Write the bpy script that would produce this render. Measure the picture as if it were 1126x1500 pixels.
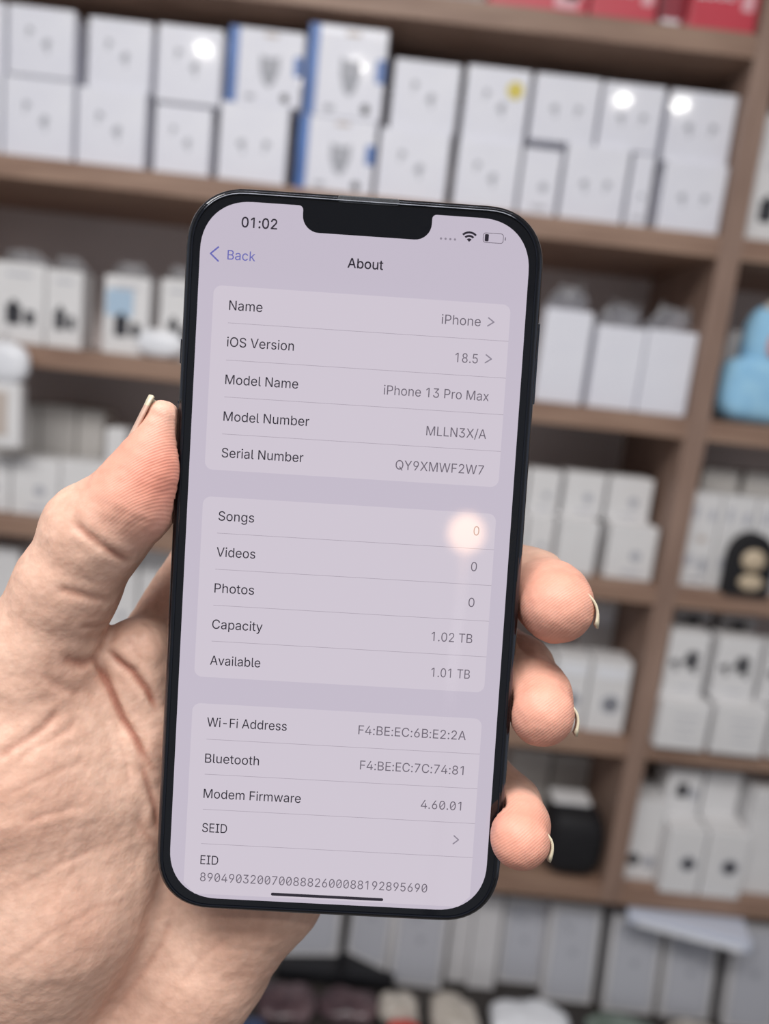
import bpy, bmesh, math, random
import numpy as np
from mathutils import Vector, Matrix, noise

for o in list(bpy.data.objects):
    bpy.data.objects.remove(o)
S = bpy.context.scene
COL = S.collection
random.seed(7)

# ---------------------------------------------------------------- camera
cam_data = bpy.data.cameras.new('camera')
cam = bpy.data.objects.new('camera', cam_data)
COL.objects.link(cam)
cam.matrix_world = Matrix(((0.993997, -0.10876, -0.011895, 0.0),
                           (0.008299, 0.183358, -0.983011, 0.0),
                           (0.109094, 0.977011, 0.18316, 1.5),
                           (0, 0, 0, 1)))
cam_data.sensor_fit = 'VERTICAL'
cam_data.sensor_height = 36.0
cam_data.lens = 26.4
cam_data.clip_start = 0.01
cam_data.dof.use_dof = True
cam_data.dof.focus_distance = 0.167
cam_data.dof.aperture_fstop = 7.6
S.camera = cam

# ---------------------------------------------------------------- world, lights, exposure
S.view_settings.view_transform = 'Standard'
S.view_settings.look = 'None'
S.view_settings.exposure = 0.0
S.view_settings.gamma = 1.0
S.view_settings.use_curve_mapping = False
W = bpy.data.worlds.new('shop_ambient')
S.world = W
W.use_nodes = True
W.node_tree.nodes['Background'].inputs[0].default_value = (0.90, 0.93, 1.0, 1)
W.node_tree.nodes['Background'].inputs[1].default_value = 0.33

def area(name, loc, target, size, power, color=(1, 1, 1), shape='RECTANGLE', size_y=None):
    d = bpy.data.lights.new(name, 'AREA')
    d.shape = shape; d.size = size; d.energy = power; d.color = color
    if size_y: d.size_y = size_y
    o = bpy.data.objects.new(name, d); COL.objects.link(o)
    o.location = loc
    o.rotation_euler = (Vector(target) - Vector(loc)).to_track_quat('-Z', 'Y').to_euler()
    return o

area('ceiling_panel', (-0.30, -0.42, 2.66), (-0.30, -0.30, 0), 1.5, 39, (1.0, 0.98, 0.96), size_y=0.5)
for lx in (-0.87, -0.26, 0.80, 1.03):
    area('ceiling_downlight', (lx, -1.0, 2.66), (lx, -0.6, 0), 0.05, 1.6, (1.0, 0.97, 0.92), 'DISK')

# ---------------------------------------------------------------- materials
def lin(c):
    return tuple((v / 12.92 if v <= 0.04045 else ((v + 0.055) / 1.055) ** 2.4) for v in (x / 255 for x in c)) + (1,)

def material(name, rgb, rough=0.5, **kw):
    m = bpy.data.materials.new(name); m.use_nodes = True
    b = m.node_tree.nodes['Principled BSDF']
    b.inputs['Base Color'].default_value = lin(rgb)
    b.inputs['Roughness'].default_value = rough
    for k, v in kw.items():
        b.inputs[k.replace('_', ' ')].default_value = v
    return m

def node(m, t, **kw):
    n = m.node_tree.nodes.new(t)
    for k, v in kw.items():
        if hasattr(n, k) and k not in n.inputs: setattr(n, k, v)
        else: n.inputs[k].default_value = v
    return n

def link(m, a, b):
    m.node_tree.links.new(a, b)

def mottle(m, rgb_a, rgb_b, scale, stretch=(1, 1, 1), detail=4, bump=0.0, lo=0.35, hi=0.65):
    """object-space noise between two colours, with optional bump"""
    b = m.node_tree.nodes['Principled BSDF']
    tc = node(m, 'ShaderNodeTexCoord'); mp = node(m, 'ShaderNodeMapping')
    mp.inputs['Scale'].default_value = stretch
    nz = node(m, 'ShaderNodeTexNoise'); nz.inputs['Scale'].default_value = scale; nz.inputs['Detail'].default_value = detail
    rp = node(m, 'ShaderNodeValToRGB')
    rp.color_ramp.elements[0].position = lo; rp.color_ramp.elements[0].color = lin(rgb_a)
    rp.color_ramp.elements[1].position = hi; rp.color_ramp.elements[1].color = lin(rgb_b)
    link(m, tc.outputs['Object'], mp.inputs['Vector']); link(m, mp.outputs['Vector'], nz.inputs['Vector'])
    link(m, nz.outputs['Fac'], rp.inputs['Fac']); link(m, rp.outputs['Color'], b.inputs['Base Color'])
    if bump:
        bp = node(m, 'ShaderNodeBump'); bp.inputs['Strength'].default_value = bump; bp.inputs['Distance'].default_value = 0.002
        link(m, nz.outputs['Fac'], bp.inputs['Height']); link(m, bp.outputs['Normal'], b.inputs['Normal'])
    return m

M = {}
M['wood'] = mottle(material('brown_wood_laminate', (150, 121, 104), 0.5), (136, 107, 91), (162, 133, 115), 6, (1.2, 8, 14), 5)
M['wood_upright'] = mottle(material('brown_wood_laminate_upright', (146, 120, 107), 0.5), (134, 109, 96), (156, 130, 116), 6, (14, 8, 1.2), 5)
M['back'] = mottle(material('back_panel_laminate', (206, 196, 194), 0.6), (200, 190, 188), (212, 202, 200), 5)
M['counter'] = mottle(material('dark_counter', (52, 47, 44), 0.5), (44, 40, 38), (60, 55, 52), 8)
M['wall'] = mottle(material('wall_paint', (190, 186, 182), 0.8), (186, 182, 178), (194, 190, 186), 3)
M['ceiling'] = mottle(material('ceiling_paint', (235, 234, 232), 0.9), (232, 231, 229), (238, 237, 235), 3)
M['floor'] = mottle(material('floor_tile', (150, 145, 140), 0.35), (142, 137, 132), (158, 153, 148), 2)
M['film'] = mottle(material('white_carton_in_film', (238, 238, 243), 0.45, Coat_Weight=0.45, Coat_Roughness=0.06), (228, 229, 240), (237, 238, 246), 9)
M['carton'] = mottle(material('white_carton', (226, 225, 226), 0.5), (220, 219, 220), (232, 231, 232), 9)
M['shadecarton'] = mottle(material('shaded_carton', (190, 186, 182), 0.55), (182, 178, 174), (198, 194, 190), 9)  # greyer carton: shade of the dim rear boxes is put into the colour
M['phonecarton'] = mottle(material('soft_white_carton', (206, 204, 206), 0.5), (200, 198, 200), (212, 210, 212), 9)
M['ink_pale'] = material('pale_grey_ink', (188, 189, 197), 0.5)
M['ink_grey'] = material('grey_ink', (166, 168, 177), 0.5)
M['ink_dark'] = material('dark_ink', (52, 52, 58), 0.45)
M['ink_blue'] = mottle(material('blue_ink', (62, 108, 178), 0.4), (56, 100, 168), (70, 118, 190), 20)
M['ink_sky'] = material('pale_blue_ink', (176, 200, 222), 0.4)
M['ink_tan'] = material('warm_grey_ink', (196, 184, 176), 0.5)
M['yellow'] = material('yellow_sticker', (214, 196, 70), 0.4)
M['red'] = mottle(material('red_carton', (206, 62, 80), 0.4), (198, 56, 74), (214, 70, 88), 10)
M['darkred'] = material('dark_red_carton', (150, 44, 62), 0.4)
M['pinkink'] = material('pale_pink_ink', (232, 180, 188), 0.5)
M['black'] = mottle(material('black_fabric', (18, 17, 22), 0.7), (14, 13, 18), (22, 21, 26), 60)
M['blackplastic'] = material('black_plastic', (20, 20, 24), 0.35)
M['bluecloth'] = mottle(material('light_blue_plush', (156, 208, 242), 0.85), (146, 200, 238), (166, 216, 246), 40, bump=0.5)
M['salmon'] = material('salmon_patch', (214, 150, 140), 0.8)
M['beige'] = mottle(material('beige_plastic', (204, 186, 160), 0.5), (196, 178, 152), (212, 194, 168), 30)
M['metal'] = material('hook_metal', (170, 170, 175), 0.3, Metallic=1.0)
M['whiteplastic'] = mottle(material('white_plastic', (236, 238, 244), 0.3), (230, 232, 238), (242, 244, 250), 20)
M['purple'] = mottle(material('dark_purple_film', (84, 64, 70), 0.25), (66, 50, 56), (112, 92, 96), 25)
M['navy'] = mottle(material('navy_film', (54, 70, 108), 0.25), (44, 58, 94), (66, 84, 122), 25)
M['redfilm'] = material('red_film', (214, 48, 40), 0.3)
M['cream'] = mottle(material('cream_film', (196, 188, 178), 0.25), (180, 172, 162), (212, 204, 196), 25)
M['greenfilm'] = mottle(material('greenish_film', (120, 134, 124), 0.2), (104, 118, 108), (140, 154, 144), 25)

def clear_film(name, rgb, opacity):
    m = material(name, rgb, 0.18)
    m.node_tree.nodes['Principled BSDF'].inputs['Alpha'].default_value = opacity
    return mottle(m, tuple(int(v * 0.9) for v in rgb), rgb, 60)
M['bag'] = clear_film('clear_bag_film', (250, 251, 255), 0.38)

# ---------------------------------------------------------------- object helpers
def tag(o, label=None, cat=None, group=None, kind=None):
    if label: o['label'] = label
    if cat: o['category'] = cat
    if group: o['group'] = group
    if kind: o['kind'] = kind
    return o

def empty(name, loc=(0, 0, 0), rz=0):
    o = bpy.data.objects.new(name, None); COL.objects.link(o)
    o.location = loc; o.rotation_euler = (0, 0, rz); o.empty_display_size = 0.02
    return o

def finish(name, bm, mats, parent=None, smooth=False, loc=None):
    me = bpy.data.meshes.new(name)
    bm.normal_update(); bm.to_mesh(me); bm.free()
    for m in (mats if isinstance(mats, (list, tuple)) else [mats]):
        me.materials.append(m)
    if smooth:
        me.polygons.foreach_set('use_smooth', [True] * len(me.polygons))
    o = bpy.data.objects.new(name, me); COL.objects.link(o)
    if parent: o.parent = parent
    if loc is not None: o.location = loc
    return o

def add_box(bm, lo, hi, bevel=0.0, mi=0, seg=2):
    r = bmesh.ops.create_cube(bm, size=1)
    for v in r['verts']:
        v.co = Vector([(lo[i] + hi[i]) / 2 + v.co[i] * (hi[i] - lo[i]) for i in range(3)])
    fs = list({f for v in r['verts'] for f in v.link_faces})
    if bevel:
        es = list({e for v in r['verts'] for e in v.link_edges})
        k = bmesh.ops.bevel(bm, geom=es, offset=bevel, segments=seg, affect='EDGES', profile=0.6)
        fs = list(set(f for f in fs if f.is_valid) | set(k['faces']))
    for f in fs:
        if f.is_valid: f.material_index = mi
    return fs

def add_tube(bm, pts, r, seg=10, mi=0, cap=True):
    rings = []
    n = len(pts)
    for i, p in enumerate(pts):
        p = Vector(p)
        t = (Vector(pts[min(i + 1, n - 1)]) - Vector(pts[max(i - 1, 0)])).normalized()
        a = t.orthogonal().normalized() if abs(t.z) > 0.9 else t.cross(Vector((0, 0, 1))).normalized()
        b = t.cross(a)
        rr = r[i] if isinstance(r, (list, tuple)) else r
        rings.append([bm.verts.new(p + rr * (math.cos(q) * a + math.sin(q) * b)) for q in (2 * math.pi * k / seg for k in range(seg))])
    for A, B in zip(rings[:-1], rings[1:]):
        for k in range(seg):
            bm.faces.new((A[k], A[(k + 1) % seg], B[(k + 1) % seg], B[k])).material_index = mi
    if cap:
        bm.faces.new(rings[0][::-1]).material_index = mi; bm.faces.new(rings[-1]).material_index = mi

def add_blob(bm, loc, size, rough=0.0, freq=6.0, sub=3, mi=0, seed=0, power=1.0):
    r = bmesh.ops.create_icosphere(bm, subdivisions=sub, radius=1)
    for v in r['verts']:
        c = v.co.copy()
        if power != 1.0:
            c = Vector([math.copysign(abs(q) ** power, q) for q in c])
        d = Vector((c.x * size[0], c.y * size[1], c.z * size[2]))
        if rough:
            q = noise.noise(d * freq + Vector((seed * 3.7, seed, 1.3))) + 0.5 * noise.noise(d * freq * 2.3 + Vector((seed, 7, seed)))
            d *= 1 + rough * q
        v.co = d + Vector(loc)
    for f in {f for v in r['verts'] for f in v.link_faces}:
        f.material_index = mi

def poly(bm, pts, y, mi):
    """flat print polygon in the x-z plane facing -y"""
    vs = [bm.verts.new((p[0], y, p[1])) for p in pts]
    f = bm.faces.new(vs)
    f.normal_update()
    if f.normal.y > 0: f.normal_flip()
    f.material_index = mi

def oval(cx, cz, rx, rz, n=16, rot=0.0):
    o = []
    for k in range(n):
        a = 2 * math.pi * k / n
        x, z = rx * math.cos(a), rz * math.sin(a)
        o.append((cx + x * math.cos(rot) - z * math.sin(rot), cz + x * math.sin(rot) + z * math.cos(rot)))
    return o

def rrect(cx, cz, w, h, r, n=5, e=2.0):
    o = []
    for sx, sz, a0 in ((1, 1, 0), (-1, 1, 90), (-1, -1, 180), (1, -1, 270)):
        for k in range(n + 1):
            a = math.radians(a0 + 90 * k / n)
            c, s = math.cos(a), math.sin(a)
            o.append((cx + sx * (w / 2 - r) + math.copysign(abs(c) ** (2 / e), c) * r,
                      cz + sz * (h / 2 - r) + math.copysign(abs(s) ** (2 / e), s) * r))
    return o

# ================================================================ THE ROOM
def struct(name, lo, hi, m):
    bm = bmesh.new(); add_box(bm, lo, hi)
    return tag(finish(name, bm, m), kind='structure')
struct('floor', (-2.6, -2.8, -0.05), (2.6, 1.46, 0.0), M['floor'])
struct('ceiling', (-2.6, -2.8, 2.70), (2.6, 1.46, 2.75), M['ceiling'])
struct('wall_back', (-2.6, 1.40, 0.0), (2.6, 1.46, 2.70), M['wall'])

# ---- the shelving unit with its boards and uprights
SHELF_Z = (1.992, 1.736, 1.482, 1.228, 0.975, 0.715)
unit = tag(empty('shelving_unit', (0, 1.1, 0.462)), 'brown wooden wall shelving unit with open bays full of boxed accessories', 'shelf')
def unit_part(name, lo, hi, m, bevel=0.0012):
    bm = bmesh.new(); add_box(bm, [lo[i] - (0, 1.1, 0.462)[i] for i in range(3)], [hi[i] - (0, 1.1, 0.462)[i] for i in range(3)], bevel)
    return finish(name, bm, m, unit)
unit_part('back_panel', (-0.80, 1.372, 0.463), (1.16, 1.388, 2.40), M['back'], 0)
for x0, x1 in ((-0.83, -0.80), (0.4365, 0.4680), (1.16, 1.19)):
    unit_part('upright', (x0, 1.0995, 0.463 if abs(x0) > 0.7 else 0.684), (x1, 1.388, 2.40), M['wood_upright'])
for z in SHELF_Z:
    for x0, x1 in ((-0.80, 0.4365), (0.4680, 1.16)):
        unit_part('shelf_board', (x0, 1.1, z - 0.0305), (x1, 1.372, z - 0.0004), M['wood'])
unit_part('top_board', (-0.83, 1.0995, 2.40), (1.19, 1.388, 2.43), M['wood'])

cab = tag(empty('base_cabinet', (0.18, 1.1, 0)), 'dark low cabinet carrying the shelves and the row of phone boxes', 'cabinet')
bm = bmesh.new(); add_box(bm, (-1.0, -0.28, 0.0), (1.01, 0.288, 0.432), 0.002); finish('body', bm, M['counter'], cab)
bm = bmesh.new(); add_box(bm, (-1.02, -0.30, 0.433), (1.03, 0.288, 0.4615), 0.003); finish('counter_top', bm, M['counter'], cab)
for k in range(4):
    bm = bmesh.new(); add_box(bm, (-0.99 + k * 0.5, -0.300, 0.02), (-0.505 + k * 0.5, -0.281, 0.42), 0.002)
    d = finish('door', bm, M['counter'], cab)
    bm = bmesh.new(); add_tube(bm, [(-0.56 + k * 0.5, -0.312, 0.30), (-0.56 + k * 0.5, -0.312, 0.38)], 0.005); 
    add_box(bm, (-0.564 + k * 0.5, -0.312, 0.31), (-0.556 + k * 0.5, -0.3005, 0.318)); add_box(bm, (-0.564 + k * 0.5, -0.312, 0.362), (-0.556 + k * 0.5, -0.3005, 0.37))
    h = finish('handle', bm, M['metal'], d, smooth=True)

BOXES = [   # name, print, x, front y, base z, width, depth, height, label, group
    ('earbud_box', 'budsd', -0.6215, 1.1180, 1.7360, 0.0934, 0.048, 0.1046, 'white earbud box cut by the left photo edge, lower row of the upper shelf', 'white earbud boxes on the upper shelf'),
    ('earbud_box', 'budsd', -0.5224, 1.1160, 1.7360, 0.0952, 0.048, 0.1057, 'white earbud box second from left in lower row of the upper shelf', 'white earbud boxes on the upper shelf'),
    ('earbud_box', 'budsd', -0.4224, 1.1180, 1.7360, 0.0946, 0.048, 0.1023, 'white earbud box third from left in lower row, grey side showing', 'white earbud boxes on the upper shelf'),
    ('earbud_box', 'budsd', -0.3238, 1.1220, 1.7360, 0.0782, 0.048, 0.0941, 'narrower white earbud box in lower row under the shrink-wrapped box with a bright glint', 'white earbud boxes on the upper shelf'),
    ('earbud_box', 'budsh', -0.2251, 1.1180, 1.7360, 0.0948, 0.048, 0.1041, 'white earbud box in lower row just left of the lower blue and white box', 'white earbud boxes on the upper shelf'),
    ('gadget_box', 'blue', -0.1087, 1.1120, 1.7360, 0.1076, 0.050, 0.0971, 'blue and white boxed earphones in lower row beneath another of its kind', 'blue and white boxes on the upper shelf'),
    ('earbud_box', 'budsd', -0.0006, 1.1200, 1.7360, 0.0981, 0.048, 0.0952, 'white earbud box in lower row right of the lower blue and white box', 'white earbud boxes on the upper shelf'),
    ('earbud_box', 'budsd', 0.1035, 1.1160, 1.7360, 0.0876, 0.048, 0.0901, 'white earbud box in lower row beneath the one with a yellow sticker', 'white earbud boxes on the upper shelf'),
    ('earbud_box', 'dot', 0.1781, 1.1180, 1.7360, 0.0529, 0.048, 0.0898, 'small narrow white box in lower row standing beside a wide earbud box', 'white earbud boxes on the upper shelf'),
    ('earbud_box', 'budsh', 0.2540, 1.1160, 1.7360, 0.0886, 0.048, 0.1008, 'wide white earbud box in lower row fourth from the wooden post', 'white earbud boxes on the upper shelf'),
    ('earbud_box', 'dot', 0.3200, 1.1220, 1.7360, 0.0303, 0.048, 0.0989, 'very narrow white box squeezed in lower row near the post', 'white earbud boxes on the upper shelf'),
    ('earbud_box', 'budsh', 0.3910, 1.1120, 1.7360, 0.0870, 0.048, 0.0926, 'white earbud box in lower row closest to the wooden post', 'white earbud boxes on the upper shelf'),
    ('earbud_box', 'budsd', -0.6173, 1.1200, 1.8406, 0.0893, 0.048, 0.0912, 'white earbud box cut by the left photo edge, upper row of the upper shelf', 'white earbud boxes on the upper shelf'),
    ('earbud_box', 'budsd', -0.5192, 1.1120, 1.8417, 0.0896, 0.048, 0.0862, 'white earbud box in upper row at left, tallest with grey side showing', 'white earbud boxes on the upper shelf'),
    ('earbud_box', 'budsd', -0.4161, 1.1220, 1.8383, 0.0870, 0.048, 0.0896, 'white earbud box in upper row between two others left of the blue and white boxes', 'white earbud boxes on the upper shelf'),
    ('earbud_box', 'budsd', -0.3190, 1.1160, 1.8301, 0.0884, 0.048, 0.0971, 'white earbud box with bright glint, upper row, left of first blue and white box', 'white earbud boxes on the upper shelf'),
    ('gadget_box', 'blue', -0.2162, 1.1200, 1.8401, 0.1026, 0.050, 0.0962, 'blue and white boxed earphones, upper row, standing further left', 'blue and white boxes on the upper shelf'),
    ('gadget_box', 'blue', -0.1050, 1.1120, 1.8331, 0.1064, 0.050, 0.1149, 'blue and white boxed earphones, upper row, taller one with bright glints', 'blue and white boxes on the upper shelf'),
    ('earbud_box', 'budsd', 0.0058, 1.1240, 1.8312, 0.0913, 0.048, 0.0901, 'white earbud box in upper row right of the taller blue and white box', 'white earbud boxes on the upper shelf'),
    ('earbud_box', 'sticker', 0.1043, 1.1220, 1.8261, 0.0875, 0.048, 0.0971, 'white earbud box with a round yellow sticker on its upper corner', 'white earbud boxes on the upper shelf'),
    ('earbud_box', 'budsh', 0.1995, 1.1200, 1.8368, 0.0902, 0.048, 0.0855, 'white earbud box in upper row just right of the yellow sticker box', 'white earbud boxes on the upper shelf'),
    ('earbud_box', 'budsh', 0.2922, 1.1240, 1.8368, 0.0850, 0.048, 0.0864, 'white earbud box in upper row with a bright lamp glint, second from post', 'white earbud boxes on the upper shelf'),
    ('earbud_box', 'budsh', 0.3875, 1.1200, 1.8286, 0.0914, 0.048, 0.0929, 'white earbud box in upper row closest to the wooden post', 'white earbud boxes on the upper shelf'),
    ('red_box', 'red', 0.1426, 1.1180, 1.9920, 0.1333, 0.090, 0.0537, 'long red box at left of the red row on the top board', 'red boxes on the top board'),
    ('red_box', 'red', 0.2570, 1.1160, 1.9920, 0.0886, 0.090, 0.0608, 'red box with white lettering patch, second on the top board', 'red boxes on the top board'),
    ('red_box', 'red', 0.3285, 1.1400, 1.9920, 0.0314, 0.090, 0.0628, 'thin dark red box squeezed between wider red boxes', 'red boxes on the top board'),
    ('red_box', 'red', 0.3897, 1.1120, 1.9920, 0.0895, 0.090, 0.0728, 'red box beside the post on the top board', 'red boxes on the top board'),
    ('adapter_box', 'plug', -0.5438, 1.1150, 1.4820, 0.0730, 0.050, 0.1123, 'white adapter box with black plug picture at the left photo edge', 'adapter boxes at the left'),
    ('adapter_box', 'plug', -0.4800, 1.1180, 1.4820, 0.0518, 0.050, 0.1092, 'white adapter box with black plug picture and pale side, second from left', 'adapter boxes at the left'),
    ('adapter_box', 'plugblue', -0.3907, 1.1200, 1.4820, 0.0657, 0.050, 0.1105, 'white adapter box with a pale blue patch over the dark plug picture', 'adapter boxes at the left'),
    ('adapter_box', 'plug', -0.3172, 1.1220, 1.4820, 0.0511, 0.050, 0.1139, 'white adapter box with dark plug picture closest to the phone', 'adapter boxes at the left'),
    ('bagged_box', 'plain', 0.2482, 1.1200, 1.4820, 0.0690, 0.070, 0.1335, 'bagged white box right beside the phone on the middle shelf', 'bagged white boxes'),
    ('bagged_box', 'plain', 0.3261, 1.1160, 1.4820, 0.0709, 0.070, 0.1176, 'bagged white box in the middle of three on the middle shelf', 'bagged white boxes'),
    ('bagged_box', 'plain', 0.3988, 1.1120, 1.4820, 0.0714, 0.070, 0.1197, 'bagged white box next to the wooden post on the middle shelf', 'bagged white boxes'),
    ('accessory_box', 'dot', -0.5852, 1.1200, 1.2280, 0.0604, 0.060, 0.0827, 'white box at the left photo edge, front row below the middle shelf', 'white boxes behind the thumb'),
    ('accessory_box', 'dot', -0.5156, 1.1180, 1.2280, 0.0715, 0.060, 0.0865, 'white box with faint grey dot, front row above the thumb', 'white boxes behind the thumb'),
    ('accessory_box', 'dot', -0.4420, 1.1220, 1.2280, 0.0738, 0.060, 0.0879, 'white box with faint grey dot, front row partly behind the thumb', 'white boxes behind the thumb'),
    ('accessory_box', 'dot', -0.3693, 1.1200, 1.2280, 0.0645, 0.060, 0.0899, 'white box in front row hidden largely by the thumb', 'white boxes behind the thumb'),
    ('accessory_box', 'dot', -0.6156, 1.2000, 1.2280, 0.0562, 0.060, 0.1613, 'shaded box at the left photo edge in the rear row', 'shaded boxes behind the thumb'),
    ('accessory_box', 'dot', -0.5671, 1.2000, 1.2280, 0.0335, 0.060, 0.1612, 'narrow shaded box in the rear row left of the thumb', 'shaded boxes behind the thumb'),
    ('accessory_box', 'dot', -0.5189, 1.2000, 1.2280, 0.0573, 0.060, 0.1632, 'wider shaded box in the rear row above the thumb', 'shaded boxes behind the thumb'),
    ('accessory_box', 'dot', -0.4665, 1.2000, 1.2280, 0.0422, 0.060, 0.1614, 'shaded box in the rear row nearest the thumb tip', 'shaded boxes behind the thumb'),
    ('accessory_box', 'plain', -0.3995, 1.1250, 1.3179, 0.0305, 0.040, 0.0541, 'small bright white box standing by the thumb tip', None),
    ('accessory_box', 'dot', 0.1952, 1.1200, 1.2280, 0.0701, 0.080, 0.0808, 'white box largely hidden behind phone edge, bottom row', 'small boxes in two rows right of the phone'),
    ('accessory_box', 'dot', 0.2553, 1.1300, 1.2280, 0.0416, 0.080, 0.0803, 'narrow pale box beside the phone, bottom row with grey mark', 'small boxes in two rows right of the phone'),
    ('accessory_box', 'plain', 0.3104, 1.1150, 1.2280, 0.0596, 0.080, 0.0837, 'bluish white box with bright front above the middle fingertip', 'small boxes in two rows right of the phone'),
    ('accessory_box', 'dot', 0.3942, 1.1180, 1.2280, 0.0742, 0.080, 0.0841, 'white box with grey dot in bottom row, nearest the post', 'small boxes in two rows right of the phone'),
    ('accessory_box', 'dot', 0.1987, 1.1500, 1.3088, 0.0585, 0.050, 0.0679, 'white box largely hidden behind phone edge, top row', 'small boxes in two rows right of the phone'),
    ('accessory_box', 'dot', 0.2558, 1.1500, 1.3083, 0.0481, 0.050, 0.0696, 'pale box beside the phone, top row', 'small boxes in two rows right of the phone'),
    ('accessory_box', 'dot', 0.3182, 1.1500, 1.3117, 0.0627, 0.050, 0.0687, 'pale box in the middle of the top row right of the phone', 'small boxes in two rows right of the phone'),
    ('accessory_box', 'dot', 0.3889, 1.1500, 1.3121, 0.0680, 0.050, 0.0686, 'white box in the top row nearest the post', 'small boxes in two rows right of the phone'),
    ('camera_box', 'cam', 0.2770, 1.1200, 0.9750, 0.0578, 0.050, 0.1165, 'white box mostly hidden behind the ring finger', 'boxes beside the ring finger'),
    ('camera_box', 'cam', 0.3369, 1.1200, 0.9750, 0.0536, 0.050, 0.1186, 'white box with grey picture right of the ring finger', 'boxes beside the ring finger'),
    ('camera_box', 'cam', 0.3975, 1.1160, 0.9750, 0.0619, 0.050, 0.1202, 'white box with grey round picture beside the post, under the shadowed one', 'boxes beside the ring finger'),
    ('camera_box', 'cam', 0.4054, 1.2500, 0.9750, 0.0582, 0.050, 0.1784, 'shadowed grey box at the back above the row by the ring finger', 'boxes beside the ring finger'),
    ('accessory_box', 'dot', -0.5884, 1.1400, 0.9750, 0.0836, 0.060, 0.1908, 'grey white box at left photo edge beside the thumb base', 'tall boxes behind the hand'),
    ('accessory_box', 'dot', -0.3915, 1.1500, 0.9750, 0.0539, 0.060, 0.2190, 'pale box seen through the gap between thumb and phone, left one', 'tall boxes behind the hand'),
    ('accessory_box', 'dot', -0.3345, 1.1500, 0.9750, 0.0528, 0.060, 0.2164, 'pale box seen through the gap between thumb and phone, touching the phone edge', 'tall boxes behind the hand'),
    ('carton', 'plain', 0.3253, 1.2400, 0.7150, 0.0706, 0.060, 0.1538, 'dim beige box at the back above the pinky', None),
    ('carton', 'plain', 0.4003, 1.2500, 0.7150, 0.0683, 0.060, 0.1467, 'dim beige box at the back beside the post foot', None),
    ('adapter_box', 'plug', 0.5059, 1.1180, 1.7360, 0.0700, 0.060, 0.1164, 'white box with black picture just right of the post on the upper shelf', None),
    ('adapter_box', 'plain', 0.5074, 1.1200, 1.8524, 0.0729, 0.060, 0.0508, 'low pinkish white box on top of the white box right of the post', None),
    ('patterned_box', 'pattern', 0.4938, 1.1180, 1.2280, 0.0486, 0.045, 0.1449, 'white patterned box touching the post beside the black arch pack', 'white patterned boxes right of the post'),
    ('patterned_box', 'pattern', 0.5458, 1.1180, 1.2280, 0.0513, 0.045, 0.1457, 'white patterned box behind the black arch pack', 'white patterned boxes right of the post'),
    ('patterned_box', 'pattern', 0.6054, 1.1220, 1.2280, 0.0597, 0.045, 0.1454, 'white patterned box cut by the right photo edge behind the black arch pack', 'white patterned boxes right of the post'),
    ('patterned_box', 'plain', 0.5320, 1.1700, 1.2280, 0.0572, 0.045, 0.1790, 'beige box in shade peeking above the patterned boxes, left one', 'white patterned boxes right of the post'),
    ('patterned_box', 'plain', 0.5992, 1.1700, 1.2280, 0.0583, 0.045, 0.1799, 'beige box in shade peeking above the patterned boxes, right one', 'white patterned boxes right of the post'),
    ('earphone_box', 'lines', 0.5085, 1.0850, 0.9750, 0.0781, 0.100, 0.0770, 'white box lying under the left black earphone picture', 'lying white boxes'),
    ('earphone_box', 'lines', 0.5973, 1.0850, 0.9750, 0.0827, 0.100, 0.0795, 'white box lying under the right black earphone picture', 'lying white boxes'),
    ('earphone_box', 'phones', 0.5061, 1.1100, 1.0520, 0.0632, 0.040, 0.1050, 'white earphone box with black earphone picture, left of the pair', 'earphone boxes with black pictures'),
    ('earphone_box', 'phones', 0.5851, 1.1100, 1.0545, 0.0674, 0.040, 0.1014, 'white earphone box with black earphone picture, right of the pair', 'earphone boxes with black pictures'),
    ('earphone_box', 'lines', 0.6816, 1.0900, 0.9750, 0.0652, 0.100, 0.0765, 'white box lying at the right photo edge beside two others', 'lying white boxes'),
    ('earphone_box', 'phones', 0.6583, 1.1100, 1.0545, 0.0601, 0.040, 0.0985, 'pale greenish earphone box cut by the right photo edge', 'earphone boxes with black pictures'),
    ('earphone_box', 'toppic', 0.5447, 1.2000, 0.9750, 0.0620, 0.050, 0.1927, 'rear box with black picture standing behind the left earphone box', 'rear boxes with black pictures'),
    ('earphone_box', 'toppic', 0.6214, 1.2000, 0.9750, 0.0598, 0.050, 0.1917, 'rear box with black picture standing behind the right earphone box', 'rear boxes with black pictures'),
    ('camera_box', 'twodots', 0.4998, 1.1250, 0.7150, 0.0550, 0.090, 0.1447, 'pale box with two dark spots low on its front, against the post', 'boxes on the lowest shelf right of the post'),
    ('camera_box', 'lens', 0.5598, 1.1000, 0.7150, 0.0622, 0.090, 0.1161, 'white box with a dark lens dot, left of the low pair', 'boxes on the lowest shelf right of the post'),
    ('camera_box', 'lens', 0.6276, 1.1000, 0.7150, 0.0659, 0.090, 0.1178, 'white box with a dark lens dot, right of the low pair', 'boxes on the lowest shelf right of the post'),
    ('camera_box', 'midpic', 0.5569, 1.1400, 0.8311, 0.0576, 0.050, 0.0817, 'box with a dark picture stacked on the left lens dot box', 'boxes on the lowest shelf right of the post'),
    ('camera_box', 'plain', 0.6248, 1.1500, 0.8328, 0.0598, 0.050, 0.0772, 'plain white box stacked on the right lens dot box', 'boxes on the lowest shelf right of the post'),
    ('camera_box', 'plain', 0.7066, 1.1200, 0.7150, 0.0821, 0.090, 0.1868, 'tall white box at the right photo edge next to the lens dot boxes', 'boxes on the lowest shelf right of the post'),
    ('camera_box', 'toppic', 0.5286, 1.2250, 0.7150, 0.0480, 0.050, 0.1465, 'dim small box with dark spot at the back by the post', 'boxes on the lowest shelf right of the post'),
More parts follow.
